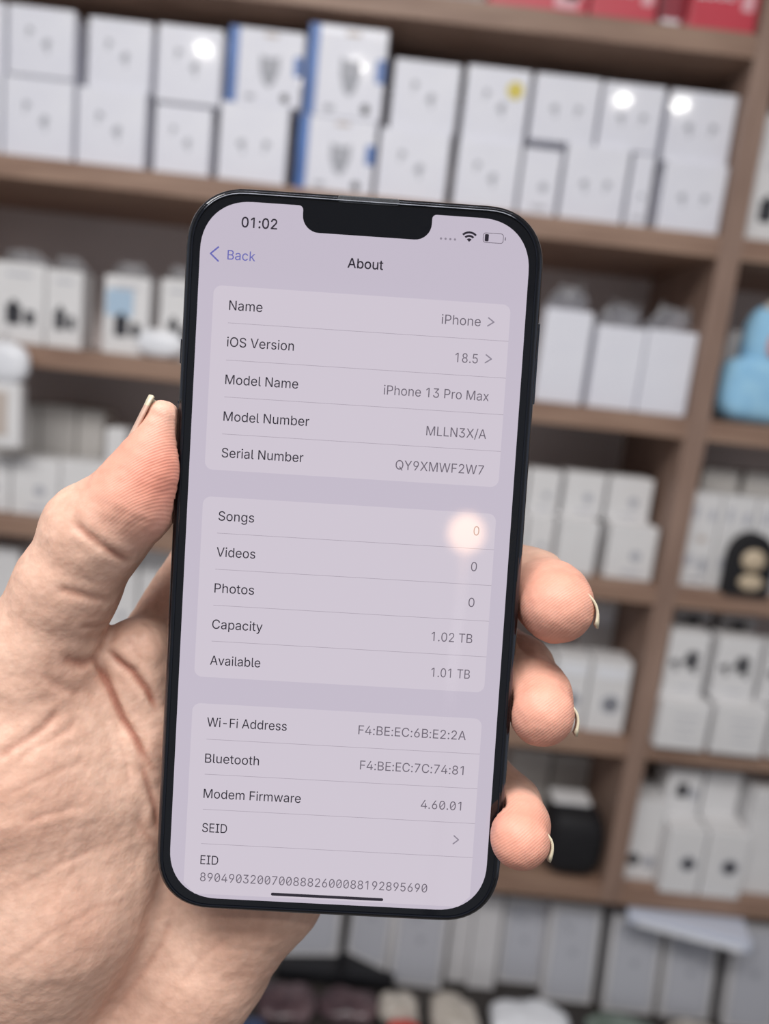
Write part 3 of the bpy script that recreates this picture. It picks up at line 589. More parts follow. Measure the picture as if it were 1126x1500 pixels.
GLYPHS = {   # letter shapes of the screen: advance and outline loops, thousandths of the type size
    '-': (453, '337,244 337,188 114,188 114,244'),
    '.': (188, '95,-4 78,-1 63,9 53,24 50,41 53,59 63,73 78,83 95,87 113,83 128,73 138,59 141,41 138,24 128,9 113,-1'),
    '/': (249, '235,533 71,-76 14,-76 178,533'),
    '0': (453, '227,-7 191,-3 158,7 130,24 105,48 85,77 69,113 57,155 50,202 48,254 50,306 57,353 69,395 85,431 106,461 130,484 159,502 191,512 227,516 262,512 295,502 323,484 348,461 368,431 384,395 396,353 403,306 405,254 403,202 396,155 384,113 368,77 348,48 323,24 295,7 263,-3/227,50 261,56 290,74 306,92 320,116 330,144 338,176 342,213 344,254 342,295 338,332 330,365 320,393 306,416 290,435 261,453 227,460 192,453 163,435 147,416 134,393 123,365 115,332 111,295 109,254 111,213 115,176 123,144 134,116 147,92 163,74 192,56'),
    '1': (453, '276,509 276,0 212,0 212,448 209,448 86,358 86,427 198,509'),
    '2': (453, '64,0 64,47 234,229 261,257 282,282 299,305 311,327 318,348 320,371 317,397 308,419 293,436 273,449 250,457 224,460 196,457 172,447 153,433 139,413 130,390 127,362 66,362 68,391 75,418 86,442 111,473 143,496 168,507 196,513 225,516 254,513 281,507 306,497 337,474 361,445 376,411 381,372 378,345 371,318 357,290 336,259 317,235 294,209 267,180 153,60 153,57 389,57 389,0'),
    '3': (453, '218,-7 188,-5 159,1 133,10 98,30 70,57 52,91 44,132 109,132 115,107 126,87 144,71 165,59 191,52 219,50 248,53 275,61 297,74 315,93 325,116 329,145 326,172 316,196 299,217 275,234 242,244 201,248 157,248 157,299 288,448 288,452 70,452 70,509 372,509 372,461 211,278 211,289 247,290 279,286 308,276 333,262 354,244 371,222 383,198 391,173 393,145 390,116 383,90 370,66 354,45 333,27 309,12 281,2 251,-5'),
    '4': (453, '40,105 40,158 247,509 311,509 109,166 109,163 413,163 413,105/282,0 282,121 282,146 282,318 343,318 343,0'),
    '5': (453, '221,-7 192,-5 165,1 140,11 108,32 83,60 66,93 60,130 122,130 127,108 138,89 154,73 173,60 196,52 221,50 250,53 276,64 298,82 314,104 324,131 328,162 324,193 314,221 297,244 275,262 248,273 218,277 192,275 167,268 145,258 128,246 67,253 96,509 366,509 366,452 151,452 134,301 136,301 155,315 178,325 203,331 229,334 263,330 294,321 321,306 345,285 364,260 379,231 388,199 391,163 388,132 381,102 369,76 352,52 332,32 309,15 282,3 253,-4'),
    '6': (453, '226,-7 196,-4 168,3 142,15 119,31 100,51 84,74 73,101 66,130 64,162 68,199 80,239 93,268 112,302 137,340 252,509 322,509 151,261 145,261 154,275 165,288 179,299 196,307 214,312 235,314 265,312 291,305 316,295 346,271 370,240 380,215 387,187 389,157 387,127 379,98 368,73 352,50 333,30 310,14 284,3 257,-4/226,48 254,52 279,63 299,79 314,101 324,128 327,157 324,187 314,213 299,235 279,251 254,262 226,265 198,262 174,252 153,235 138,214 128,188 125,158 128,128 138,102 153,79 174,63 198,52'),
    '7': (453, '97,0 323,448 323,452 62,452 62,509 391,509 391,449 165,0'),
    '8': (453, '226,-7 193,-5 163,1 136,11 101,33 74,62 57,96 52,135 55,166 65,195 81,220 101,241 125,256 153,265 153,267 119,282 93,308 76,342 70,380 75,417 90,450 114,477 146,498 170,508 197,514 226,516 255,514 282,508 306,498 337,477 361,450 377,417 382,380 376,342 359,308 333,282 300,267 300,265 327,256 351,241 372,220 387,195 397,166 401,135 395,96 378,62 352,33 317,11 289,1 259,-5/226,49 258,52 285,60 307,74 323,91 333,113 337,139 333,165 322,189 305,208 283,223 256,232 226,235 196,232 169,223 147,208 130,189 119,165 115,139 119,113 129,91 145,74 167,60 195,52/226,290 252,292 274,300 293,313 307,330 316,351 319,376 316,399 308,420 294,437 275,449 252,457 226,460 200,457 177,449 159,437 145,420 136,399 133,376 136,351 145,330 159,313 178,300 201,292'),
    '9': (453, '226,516 256,513 285,506 310,494 333,478 352,458 368,434 380,408 387,378 389,347 385,309 373,270 359,240 340,207 315,168 200,0 130,0 301,248 307,248 299,234 287,221 273,210 257,202 238,196 218,195 188,197 161,203 137,214 106,237 83,269 72,294 66,321 64,352 66,382 73,411 85,436 101,459 120,479 143,494 168,506 196,513/226,460 199,457 174,446 154,429 138,407 129,381 125,352 129,322 138,295 154,274 174,257 199,247 226,243 254,247 279,257 299,273 314,295 324,321 327,350 324,381 314,407 299,429 279,446 254,457'),
    ':': (188, '95,-4 78,-1 63,9 53,24 50,41 53,59 63,73 78,83 95,87 113,83 128,73 138,59 141,41 138,24 128,9 113,-1/95,271 78,274 63,284 53,299 50,316 53,334 63,349 78,359 95,362 113,359 128,349 138,334 141,316 138,299 128,284 113,274'),
    'A': (480, '16,0 201,509 276,509 463,0 395,0 287,302 276,334 264,372 255,402 244,438 232,478 245,478 233,437 222,402 213,371 201,333 191,302 85,0/110,142 110,199 370,199 370,142'),
    'B': (456, '60,0 60,509 241,509 274,507 304,501 329,491 359,469 381,442 394,410 398,374 395,344 387,320 373,301 356,286 336,275 315,267 315,262 339,257 363,245 385,227 402,203 414,173 418,136 413,100 400,67 377,39 344,18 317,8 284,2 247,0/125,57 245,57 281,60 309,67 330,80 349,105 355,137 352,161 342,184 327,203 306,218 279,228 248,231 125,231/125,285 238,285 265,288 288,296 308,309 323,326 333,348 336,372 330,403 313,429 283,446 240,452 125,452'),
    'C': (510, '267,-7 225,-3 186,7 150,25 119,49 92,79 70,115 53,157 44,203 40,254 44,305 53,352 70,393 92,429 119,459 150,484 186,501 225,512 267,516 305,513 340,504 373,490 402,471 427,447 448,418 463,385 473,348 408,348 401,373 389,395 375,413 357,428 337,440 315,449 292,454 267,456 237,453 209,445 184,432 161,414 141,391 125,364 113,332 106,295 103,254 106,213 113,177 125,145 141,117 161,94 184,76 210,63 237,56 267,53 292,55 315,60 337,69 357,81 375,96 389,114 401,136 408,160 473,160 463,124 448,91 428,62 402,38 373,19 341,5 305,-4'),
    'D': (502, '219,0 96,0 96,57 215,57 254,60 288,68 318,81 343,99 363,122 379,149 390,181 397,216 399,255 397,294 390,329 379,361 364,388 344,410 320,428 291,441 258,449 221,452 93,452 93,509 225,509 273,505 315,495 353,478 385,455 412,426 433,391 449,351 458,306 462,255 458,205 449,159 433,119 411,83 384,54 351,31 312,14 268,3/125,509 125,0 60,0 60,509'),
    'E': (419, '60,0 60,509 372,509 372,452 125,452 125,286 355,286 355,229 125,229 125,57 375,57 375,0'),
    'F': (410, '60,0 60,509 369,509 369,452 125,452 125,278 346,278 346,221 125,221 125,0'),
    'I': (300, '31,0 31,57 118,57 118,452 31,452 31,509 269,509 269,452 183,452 183,57 269,57 269,0'),
    'L': (393, '60,0 60,509 125,509 125,57 361,57 361,0'),
    'M': (628, '60,0 60,509 152,509 277,187 282,174 287,159 293,141 299,123 305,103 311,84 317,65 322,49 307,49 312,65 318,83 324,102 330,121 336,140 342,158 348,174 352,187 476,509 568,509 568,0 504,0 504,291 504,308 504,327 505,347 505,369 506,413 507,435 507,457 513,457 505,433 498,409 490,386 482,363 474,341 467,322 461,305 456,291 342,0 286,0 170,291 165,304 159,321 152,340 145,361 137,384 129,408 121,432 112,457 119,457 119,437 120,416 120,394 121,372 122,328 122,309 122,291 122,0'),
    'N': (523, '60,0 60,509 136,509 343,183 352,169 363,151 375,130 388,107 401,82 414,55 405,54 402,81 401,108 400,134 399,157 399,178 399,195 399,509 463,509 463,0 387,0 202,290 190,310 177,331 164,354 148,381 136,402 123,425 108,452 119,454 121,417 122,384 123,354 124,328 125,307 125,291 125,0'),
    'O': (533, '267,-7 225,-3 186,7 150,25 119,49 92,79 70,115 53,157 44,203 40,254 44,305 53,352 70,393 92,429 119,459 150,484 186,501 225,512 267,516 309,512 348,501 384,484 415,459 442,429 464,393 480,352 490,305 493,254 490,203 480,157 464,115 442,79 415,49 384,25 348,7 309,-3/267,53 296,55 324,63 349,76 372,94 392,116 408,144 420,176 428,213 430,254 428,295 420,332 408,365 392,392 372,415 349,433 324,446 296,453 267,456 237,453 210,445 184,433 161,415 142,392 125,364 113,332 106,295 103,254 106,213 113,176 125,144 142,117 161,94 184,76 210,63 237,55'),
    'P': (445, '60,0 60,509 235,509 272,506 305,499 332,487 356,471 375,452 390,430 400,404 407,377 409,348 407,318 400,291 390,265 375,243 356,223 332,207 305,195 272,188 235,186 109,186 109,242 233,242 269,246 297,256 318,272 333,294 342,319 344,348 342,376 333,402 318,423 297,439 268,449 232,452 125,452 125,0'),
    'Q': (533, '245,159 313,159 369,85 384,65 468,-48 401,-48 346,27 331,46/267,-7 225,-3 186,7 150,25 119,49 92,79 70,115 53,157 44,203 40,254 44,305 53,352 70,393 92,429 119,459 150,484 186,501 225,512 267,516 309,512 348,501 384,484 415,459 442,429 464,393 480,352 490,305 493,254 490,203 480,157 464,115 442,79 415,49 384,25 348,7 309,-3/267,53 296,55 324,63 349,76 372,94 392,116 408,144 420,176 428,213 430,254 428,295 420,332 408,365 392,392 372,415 349,433 324,446 296,453 267,456 237,453 210,445 184,433 161,415 142,392 125,364 113,332 106,295 103,254 106,213 113,176 125,144 142,117 161,94 184,76 210,63 237,55'),
    'S': (447, '224,-9 188,-7 156,-1 128,9 102,23 81,40 64,60 51,83 42,109 38,137 104,137 110,110 123,88 142,71 166,59 194,52 224,49 257,52 286,60 311,74 329,92 341,114 346,139 342,161 332,179 316,193 296,205 272,214 245,222 184,239 145,253 112,269 86,289 67,313 56,341 52,372 58,413 75,448 92,468 113,484 138,498 165,508 195,514 227,516 259,514 289,508 316,498 351,476 377,449 394,415 401,378 337,378 326,412 302,437 280,449 254,456 225,459 194,456 167,448 145,435 129,418 118,398 115,376 119,352 131,334 148,319 169,308 191,300 212,293 264,279 287,272 312,264 336,252 359,238 379,220 395,198 405,171 408,139 403,99 386,64 370,43 349,25 323,11 294,0 261,-7'),
    'T': (449, '32,452 32,509 417,509 417,452 257,452 257,0 193,0 193,452'),
    'V': (480, '204,0 16,509 84,509 192,206 203,176 215,137 225,106 236,71 248,31 235,31 247,71 257,107 267,138 279,176 290,206 395,509 463,509 278,0'),
    'W': (686, '155,0 16,509 82,509 163,196 170,171 175,145 181,120 187,94 192,67 197,40 189,40 194,67 200,94 205,120 211,145 218,171 224,196 306,509 380,509 462,196 468,171 474,145 480,120 486,94 492,67 497,40 488,40 493,67 499,94 504,120 510,145 517,171 523,196 603,509 670,509 530,0 455,0 368,323 359,356 351,391 346,417 341,445 336,475 350,475 345,446 340,420 335,395 327,359 318,323 230,0'),
    'X': (474, '18,0 217,284 217,236 29,509 104,509 178,400 192,379 204,361 214,345 223,329 233,312 243,292 232,292 243,311 252,329 261,345 272,361 284,379 298,400 374,509 446,509 259,239 259,287 456,0 382,0 292,129 279,149 268,165 259,180 250,195 241,212 230,231 244,231 235,213 225,196 216,181 206,166 195,149 182,129 91,0'),
    'Y': (472, '203,0 203,208 16,509 91,509 192,344 208,318 222,292 236,264 250,230 224,230 237,265 251,293 265,318 280,344 381,509 455,509 268,208 268,0'),
    'a': (389, '160,-9 126,-5 94,5 68,22 48,45 35,73 30,108 34,138 43,161 58,179 78,193 100,203 125,211 152,216 178,220 209,224 234,227 252,230 265,235 273,243 276,255 276,257 273,279 267,297 256,311 240,322 220,329 196,331 171,329 149,322 132,313 118,301 107,288 100,274 41,291 57,322 79,346 104,364 133,375 163,382 194,384 215,383 239,379 263,372 286,360 306,343 322,320 333,290 337,251 337,0 277,0 277,52 272,52 264,38 252,25 236,12 215,1 190,-6/170,45 202,49 228,59 248,74 263,93 272,115 276,138 276,190 270,186 259,182 246,179 231,176 216,173 200,171 186,169 175,168 154,164 134,159 117,150 103,139 95,124 92,105 94,87 102,72 114,61 130,52 149,47'),
    'b': (424, '229,-8 198,-5 172,4 153,17 138,31 127,46 118,59 112,59 112,0 53,0 53,509 114,509 114,319 118,319 127,331 137,346 152,360 171,373 197,381 229,384 259,382 287,374 313,361 335,342 354,320 370,293 381,261 388,227 390,189 388,151 381,116 370,84 355,57 336,34 313,16 288,3 260,-6/220,47 253,51 279,66 301,88 316,117 325,151 328,189 325,227 316,261 301,290 280,311 253,325 220,330 188,325 161,312 140,291 125,263 116,229 113,189 116,150 125,115 140,86 162,65 188,51'),
    'c': (396, '207,-8 174,-5 144,3 117,16 93,35 72,58 56,85 44,116 37,150 34,187 37,225 44,260 56,291 72,318 93,341 117,360 144,374 174,382 207,384 234,383 260,377 284,368 305,356 324,341 340,322 353,301 362,277 303,262 298,276 290,289 281,301 270,311 257,319 242,325 226,329 207,330 173,325 145,310 124,287 108,258 99,224 96,187 99,151 108,117 124,89 145,66 173,51 207,46 226,48 243,52 258,58 271,66 282,76 292,89 299,102 304,117 363,102 354,78 341,56 325,37 306,21 285,9 261,-1 235,-6'),
    'd': (424, '195,-8 165,-6 137,3 111,16 89,34 70,57 55,84 43,116 36,151 34,189 36,227 43,261 55,293 70,320 89,342 112,361 137,374 165,382 196,384 228,381 253,373 272,360 287,346 298,331 306,319 311,319 311,509 372,509 372,0 313,0 313,59 307,59 298,46 287,31 272,17 252,4 227,-5/205,47 236,51 263,65 284,86 299,115 309,150 312,189 309,229 300,263 284,291 263,312 237,325 205,330 172,325 145,311 124,290 108,261 99,227 96,189 99,151 109,117 124,88 145,66 172,51'),
    'e': (404, '212,-8 177,-5 145,3 117,16 92,35 72,58 56,85 44,116 37,150 34,187 36,224 44,258 55,290 71,317 91,340 115,359 142,373 172,382 205,384 236,382 266,374 294,361 319,341 341,315 357,282 365,256 370,227 371,194 371,169 75,169 75,221 338,221 310,202 307,237 298,269 283,294 263,314 237,326 205,330 173,326 146,313 125,294 109,270 99,241 96,211 96,178 100,139 110,106 128,80 151,61 179,50 212,46 234,48 254,53 271,61 285,73 297,88 306,105 365,91 353,63 335,39 311,19 283,4 249,-5'),
    'g': (425, '207,-151 168,-148 134,-140 105,-127 82,-110 64,-91 51,-69 101,-41 110,-53 122,-66 136,-78 154,-88 178,-95 207,-97 249,-92 282,-75 304,-47 311,-6 311,68 306,68 298,56 287,41 272,28 252,16 227,8 195,5 165,7 138,14 113,27 90,43 71,65 55,90 43,120 36,154 34,191 36,229 43,263 55,293 71,320 90,342 112,361 138,374 166,382 196,384 228,382 253,373 273,360 288,346 299,331 308,319 313,319 313,379 372,379 372,-9 370,-40 363,-67 350,-90 324,-117 291,-136 265,-144 237,-149/205,59 237,63 264,75 285,95 300,121 309,154 312,193 309,231 300,264 285,291 264,312 237,325 205,330 172,325 145,312 124,290 109,262 99,229 96,193 99,155 109,123 124,96 145,76 172,63'),
    'h': (410, '114,227 114,0 53,0 53,509 114,509 114,287 102,287 116,319 132,344 152,362 187,379 227,384 264,380 295,369 321,349 341,321 350,298 355,271 357,240 357,0 296,0 296,235 290,275 273,304 246,323 210,329 184,326 161,317 141,303 126,283 117,257'),
    'i': (167, '53,0 53,379 114,379 114,0/84,443 67,446 54,455 44,468 41,483 44,499 54,512 67,521 84,524 100,521 114,512 123,499 126,483 123,468 114,455 100,446'),
    'k': (381, '110,137 110,212 121,212 284,379 360,379 184,199 177,199/53,0 53,509 114,509 114,0/294,0 148,186 191,229 372,0'),
    'l': (189, '139,-2 101,3 74,20 58,47 53,84 53,509 114,509 114,99 115,77 120,62 130,54 146,52 154,52 160,53 165,53 170,54 181,3 172,1 162,-1 151,-2'),
    'm': (610, '53,0 53,379 112,379 112,295 108,295 118,323 132,346 151,363 172,376 195,384 219,386 257,380 287,361 309,331 321,295 312,295 322,321 337,343 357,361 381,375 407,383 437,386 468,383 497,372 522,354 541,328 553,296 557,255 557,0 496,0 496,254 490,289 473,313 447,326 419,330 395,328 374,320 358,307 345,290 338,270 335,247 335,0 274,0 274,260 269,288 253,311 229,326 199,330 178,328 158,320 140,307 126,289 117,266 114,238 114,0'),
    'n': (410, '114,227 114,0 53,0 53,379 112,379 112,287 102,287 116,319 132,344 152,362 187,379 227,384 264,380 295,369 321,349 341,321 350,298 355,271 357,240 357,0 296,0 296,235 290,275 273,304 246,323 210,329 184,326 161,317 141,303 126,283 117,257'),
    'o': (415, '207,-8 174,-5 144,3 117,16 93,35 72,58 56,85 44,116 37,150 34,187 37,225 44,260 56,291 72,318 93,341 117,360 144,374 174,382 207,384 241,382 271,374 299,360 323,341 343,318 359,291 371,260 379,225 381,187 379,150 371,116 359,85 343,58 323,35 299,16 271,3 241,-5/207,46 242,51 270,66 292,89 307,117 316,151 319,187 316,224 307,258 292,287 270,310 242,325 207,330 173,325 145,310 124,287 108,258 99,224 96,187 99,151 108,117 124,89 145,66 173,51'),
    'p': (424, '53,-143 53,379 112,379 112,319 118,319 126,331 137,346 152,360 171,373 197,381 229,384 259,382 287,374 313,361 335,342 354,320 370,293 381,261 388,227 390,189 388,151 381,116 370,84 355,57 336,34 313,16 288,3 260,-6 229,-8 198,-5 173,4 153,17 138,31 127,46 118,59 114,59 114,-143/220,47 253,51 279,66 301,88 316,117 325,151 328,189 325,227 316,261 301,290 280,311 253,325 220,330 188,325 161,312 140,291 125,263 116,229 113,189 116,150 125,115 140,86 162,65 188,51'),
    'r': (259, '53,0 53,379 112,379 112,321 115,321 130,347 152,367 181,380 213,385 221,385 229,384 237,384 243,384 243,322 239,323 230,324 219,325 207,326 182,323 159,315 140,301 126,284 117,262 114,237 114,0'),
    's': (365, '182,-8 145,-5 112,3 84,18 62,38 45,63 36,94 94,107 105,79 124,60 150,49 181,45 217,50 244,62 262,81 268,103 265,121 254,136 237,147 212,155 149,170 118,180 92,192 72,208 53,237 47,274 51,305 65,332 87,354 115,370 149,381 187,384 223,381 254,372 279,358 299,339 314,316 324,290 268,277 258,298 243,316 219,328 187,333 156,329 131,317 114,299 109,277 112,258 124,243 144,232 172,223 229,209 261,200 287,187 306,171 325,142 331,107 326,75 312,47 290,24 260,6 223,-5'),
    't': (227, '204,379 204,327 6,327 6,379/65,471 126,471 126,98 128,76 136,61 150,53 170,50 177,50 185,51 194,52 202,54 213,2 203,-1 192,-3 180,-4 168,-4 138,-1 113,7 92,21 72,52 65,93'),
    'u': (410, '182,-5 146,-1 115,11 89,31 69,59 60,82 54,109 53,139 53,379 114,379 114,144 119,105 137,75 164,56 200,50 226,53 249,62 268,77 283,97 293,122 296,153 296,379 357,379 357,0 298,0 298,92 307,92 294,60 277,35 257,17 222,0'),
    'v': (389, '163,0 17,379 84,379 165,155 177,121 187,87 196,53 206,21 184,21 194,53 203,87 213,121 224,155 305,379 371,379 226,0'),
    'w': (567, '138,0 23,379 87,379 133,214 143,177 154,137 161,107 168,75 175,41 165,41 172,74 179,105 186,135 192,163 199,189 206,214 252,379 316,379 362,214 368,189 375,163 382,136 388,106 395,75 402,41 391,41 399,75 406,106 413,135 420,163 427,189 434,214 480,379 545,379 429,0 368,0 319,172 312,198 305,225 297,252 291,280 284,309 277,338 291,338 284,309 277,280 270,252 263,225 255,198 248,172 199,0'),
    'x': (379, '21,0 171,218 171,171 29,379 100,379 147,306 164,279 179,253 193,229 207,206 175,206 190,229 202,253 216,279 233,306 282,379 352,379 209,169 209,214 358,0 287,0 231,85 214,112 200,136 187,159 173,182 205,182 191,159 178,136 165,112 148,85 91,0'),
    'y': (389, '47,-139 61,-86 71,-87 88,-90 104,-89 118,-84 130,-74 141,-58 151,-36 163,-1 17,379 84,379 165,155 177,121 187,87 196,53 206,21 184,21 193,53 202,87 212,121 224,155 305,379 371,379 204,-58 191,-85 177,-107 159,-124 139,-136 117,-143 91,-145 77,-145 65,-143 54,-141'),
    ' ': (188, ''),
}

# ================================================================ THE PHONE (local frame in metres: x right, y up, z towards the viewer)
PHONE_M = Matrix(((0.998825, -0.047255, 0.010751, -0.005035), (0.017117, 0.136441, -0.9905, 0.161007), (0.045339, 0.989521, 0.13709, 1.45732), (0, 0, 0, 1)))
phone = bpy.data.objects.new('smartphone', None); COL.objects.link(phone); phone.empty_display_size = 0.02
phone.matrix_world = PHONE_M
tag(phone, 'black smartphone held in the hand, its bright screen showing a settings list', 'phone')
MM = 0.001

M['frame'] = material('dark_polished_steel', (86, 89, 98), 0.14, Metallic=1.0)
M['glass_black'] = material('black_front_glass', (9, 11, 17), 0.06)
M['rim'] = material('clear_protector_rim', (30, 33, 42), 0.05, Metallic=0.5)
M['slot'] = mottle(material('speaker_mesh', (34, 38, 46), 0.5), (24, 27, 33), (46, 50, 58), 3000)

def screen_mat(name, rgb):
    m = material(name, (4, 4, 5), 0.04, Emission_Strength=1.0)
    b = m.node_tree.nodes['Principled BSDF']
    b.inputs['Emission Color'].default_value = lin(rgb)
    return m
M['scr_bg'] = screen_mat('screen_background', (195, 186, 201))  # lavender of the reflected surroundings is put into the background and card colours
M['scr_card'] = screen_mat('screen_card', (206, 197, 209))
M['scr_title'] = screen_mat('screen_title_text', (40, 35, 46))
M['scr_value'] = screen_mat('screen_value_text', (106, 98, 110))
M['scr_line'] = screen_mat('screen_divider', (165, 155, 168))
M['scr_blue'] = screen_mat('screen_blue_text', (104, 104, 178))
M['scr_grey'] = screen_mat('screen_grey_mark', (140, 132, 146))

def loft(bm, rings, cap0=True, cap1=True, mi=0):
    vs = [[bm.verts.new(p) for p in r] for r in rings]
    n = len(vs[0])
    for A, B in zip(vs[:-1], vs[1:]):
        for k in range(n):
            bm.faces.new((A[k], A[(k + 1) % n], B[(k + 1) % n], B[k])).material_index = mi
    if cap0: bm.faces.new(vs[0][::-1]).material_index = mi
    if cap1: bm.faces.new(vs[-1]).material_index = mi

def slab(bm, profile, w=78.1, h=160.8, r=13.2, e=2.25, mi=0):
    """profile: (inset, z) pairs from back to front, mm"""
    loft(bm, [[(x * MM, y * MM, z * MM) for x, y in rrect(0, 0, w - 2 * i, h - 2 * i, r - i, 12, e)] for i, z in profile], mi=mi)

bm = bmesh.new()
slab(bm, [(1.6, -7.65), (0.9, -7.55), (0.45, -7.3), (0.15, -6.9), (0.03, -6.5), (0, -6.2), (0, -2.0), (0.06, -1.5), (0.18, -1.1), (0.36, -0.72), (0.60, -0.40), (0.86, -0.16), (1.05, -0.05)])
finish('frame', bm, M['frame'], phone, smooth=True)
bm = bmesh.new()
slab(bm, [(1.05, -0.05), (1.06, 0.10), (1.14, 0.21), (1.30, 0.28), (1.5, 0.30)])
fg = finish('front_glass', bm, M['glass_black'], phone, smooth=False)
bm = bmesh.new()          # bright hairline edge of the screen protector
n = [[(x * MM, y * MM, z * MM) for x, y in rrect(0, 0, 78.1 - 2 * i, 160.8 - 2 * i, 13.2 - i, 12, 2.25)] for i, z in ((1.6, 0.31), (1.6, 0.50), (1.75, 0.55), (1.9, 0.52), (1.9, 0.31))]
loft(bm, n, cap0=False, cap1=False)
finish('protector_edge', bm, M['rim'], phone)
for y0, y1, x in ((38, 56, 1), (42, 47.5, -1), (24, 34, -1)):
    bm = bmesh.new(); xa = x * 38.9; add_box(bm, (min(xa, xa + x * 0.65) * MM, y0 * MM, -5.4 * MM), (max(xa, xa + x * 0.65) * MM, y1 * MM, -2.3 * MM), 0.0003)
    finish('side_button', bm, M['frame'], phone)
bm = bmesh.new(); slab(bm, [(0, 0.302), (0, 0.42), (0.2, 0.46)], 13.4, 1.5, 0.7, 2)
for v in bm.verts: v.co.y += 79.0 * MM; v.co.y = min(v.co.y, 79.75 * MM)
finish('earpiece_slot', bm, M['slot'], phone)
bm = bmesh.new()          # rear camera plate
slab(bm, [(1.2, -9.6), (0.4, -9.3), (0, -8.9), (0, -7.6)], 38, 38, 9)
for v in bm.verts: v.co += Vector((16.5 * MM, 57 * MM, 0))
pl = finish('camera_plate', bm, M['frame'], phone)
for a, b in ((8, 66), (8, 48), (25, 57)):
    bm = bmesh.new(); add_tube(bm, [(a * MM, b * MM, -9.5 * MM), (a * MM, b * MM, -11.2 * MM)], 0.0075, 24); finish('camera_lens', bm, M['glass_black'], pl)

# ---- the lit display: notch outline, list cards, dividers and lettering, one flat screen
bm = bmesh.new()
SL = ['scr_bg', 'scr_card', 'scr_title', 'scr_value', 'scr_line', 'scr_blue', 'scr_grey']
def flat(pts, z, mi):
    vs = [bm.verts.new((p[0] * MM, p[1] * MM, z * MM)) for p in pts]
    f = bm.faces.new(vs); f.normal_update()
    if f.normal.z < 0: f.normal_flip()
    f.material_index = mi
def arc(cx, cy, r, a0, a1, n=8):
    return [(cx + r * math.cos(math.radians(a0 + (a1 - a0) * k / n)), cy + r * math.sin(math.radians(a0 + (a1 - a0) * k / n))) for k in range(n + 1)]
full = rrect(0, 0, 71.2, 154.06, 11.0, 14, 2.2)
# walk the outline and cut the notch into the top edge
top = 77.03
notch = arc(14.9, top - 0.95, 0.95, 90, 180, 5) + arc(13.95 - 3.6, 71.45 + 3.6, 3.6, 0, -90, 8) + arc(-13.95 + 3.6, 71.45 + 3.6, 3.6, -90, -180, 8) + arc(-14.9, top - 0.95, 0.95, 0, 90, 5)
i_tr = max(range(len(full)), key=lambda k: (round(full[k][1], 3), full[k][0] if full[k][0] > 0 else -99))
outline = full[:15] + notch + full[15:]
vs = [bm.verts.new((p[0] * MM, p[1] * MM, 0.315 * MM)) for p in outline]
es = [bm.edges.new((vs[k], vs[(k + 1) % len(vs)])) for k in range(len(vs))]
for f in bmesh.ops.triangle_fill(bm, edges=es, use_beauty=True, normal=(0, 0, 1))['geom']:
    if isinstance(f, bmesh.types.BMFace): f.material_index = 0
Z1, Z2 = 0.335, 0.355
for y0, y1 in ((19.1, 58.9), (-26.8, 13.2)):
    flat(rrect(0, (y0 + y1) / 2, 64.5, y1 - y0, 1.75, 6), Z1, 1)
flat([(-32.25, -77.0 + 3.4)] + [(32.25, -77.0 + 3.4)] + arc(30.5, -34.5, 1.75, 0, 90, 6) + arc(-30.5, -34.5, 1.75, 90, 180, 6), Z1, 1)
flat([(-32.25, -73.59), (32.25, -73.59), (29.7, -76.1), (-29.7, -76.1)], Z1, 1)
for y in (51.02, 43.02, 35.04, 27.0, 5.28, -2.70, -10.70, -18.70, -40.77, -48.70, -56.70, -64.55):
    flat([(-28.8, y - 0.05), (32.25, y - 0.05), (32.25, y + 0.05), (-28.8, y + 0.05)], Z2, 4)
flat(rrect(0.07, -75.33, 25.3, 0.68, 0.33, 5), Z2 + 0.02, 2)

from mathutils.geometry import delaunay_2d_cdt
def glyph_mesh(ch, grow):
    """triangles of one character, outline thickened by `grow`"""
    loops = [[Vector(tuple(float(v) for v in q.split(','))) for q in l.split(' ')] for l in GLYPHS[ch][1].split('/') if l]
    if not loops: return [], []
    fat = []
    for L in loops:
        n_ = len(L); o = []
        for k in range(n_):
            d0 = (L[k] - L[k - 1]).normalized(); d1 = (L[(k + 1) % n_] - L[k]).normalized()
            nn = Vector((-d0.y - d1.y, d0.x + d1.x)); nn = nn.normalized() if nn.length > 1e-4 else Vector((0, 0))
            o.append(L[k] + nn * grow)
        fat.append(o)
    vs, es = [], []
    for L in fat:
        s0 = len(vs); vs += L; es += [(s0 + k, s0 + (k + 1) % len(L)) for k in range(len(L))]
    V, _, Fc, *_r = delaunay_2d_cdt(vs, es, [], 0, 1e-4)
    out = []
    for f in Fc:
        c = sum((V[i] for i in f), Vector((0, 0))) / len(f); wn = 0
        for L in fat:
            for k in range(len(L)):
                p, q = L[k], L[(k + 1) % len(L)]
                if (p.y <= c.y) != (q.y <= c.y):
                    t = (c.y - p.y) / (q.y - p.y)
                    if p.x + t * (q.x - p.x) > c.x: wn += 1 if q.y > p.y else -1
        if wn: out.append(f)
    return V, out
glyph_cache = {}
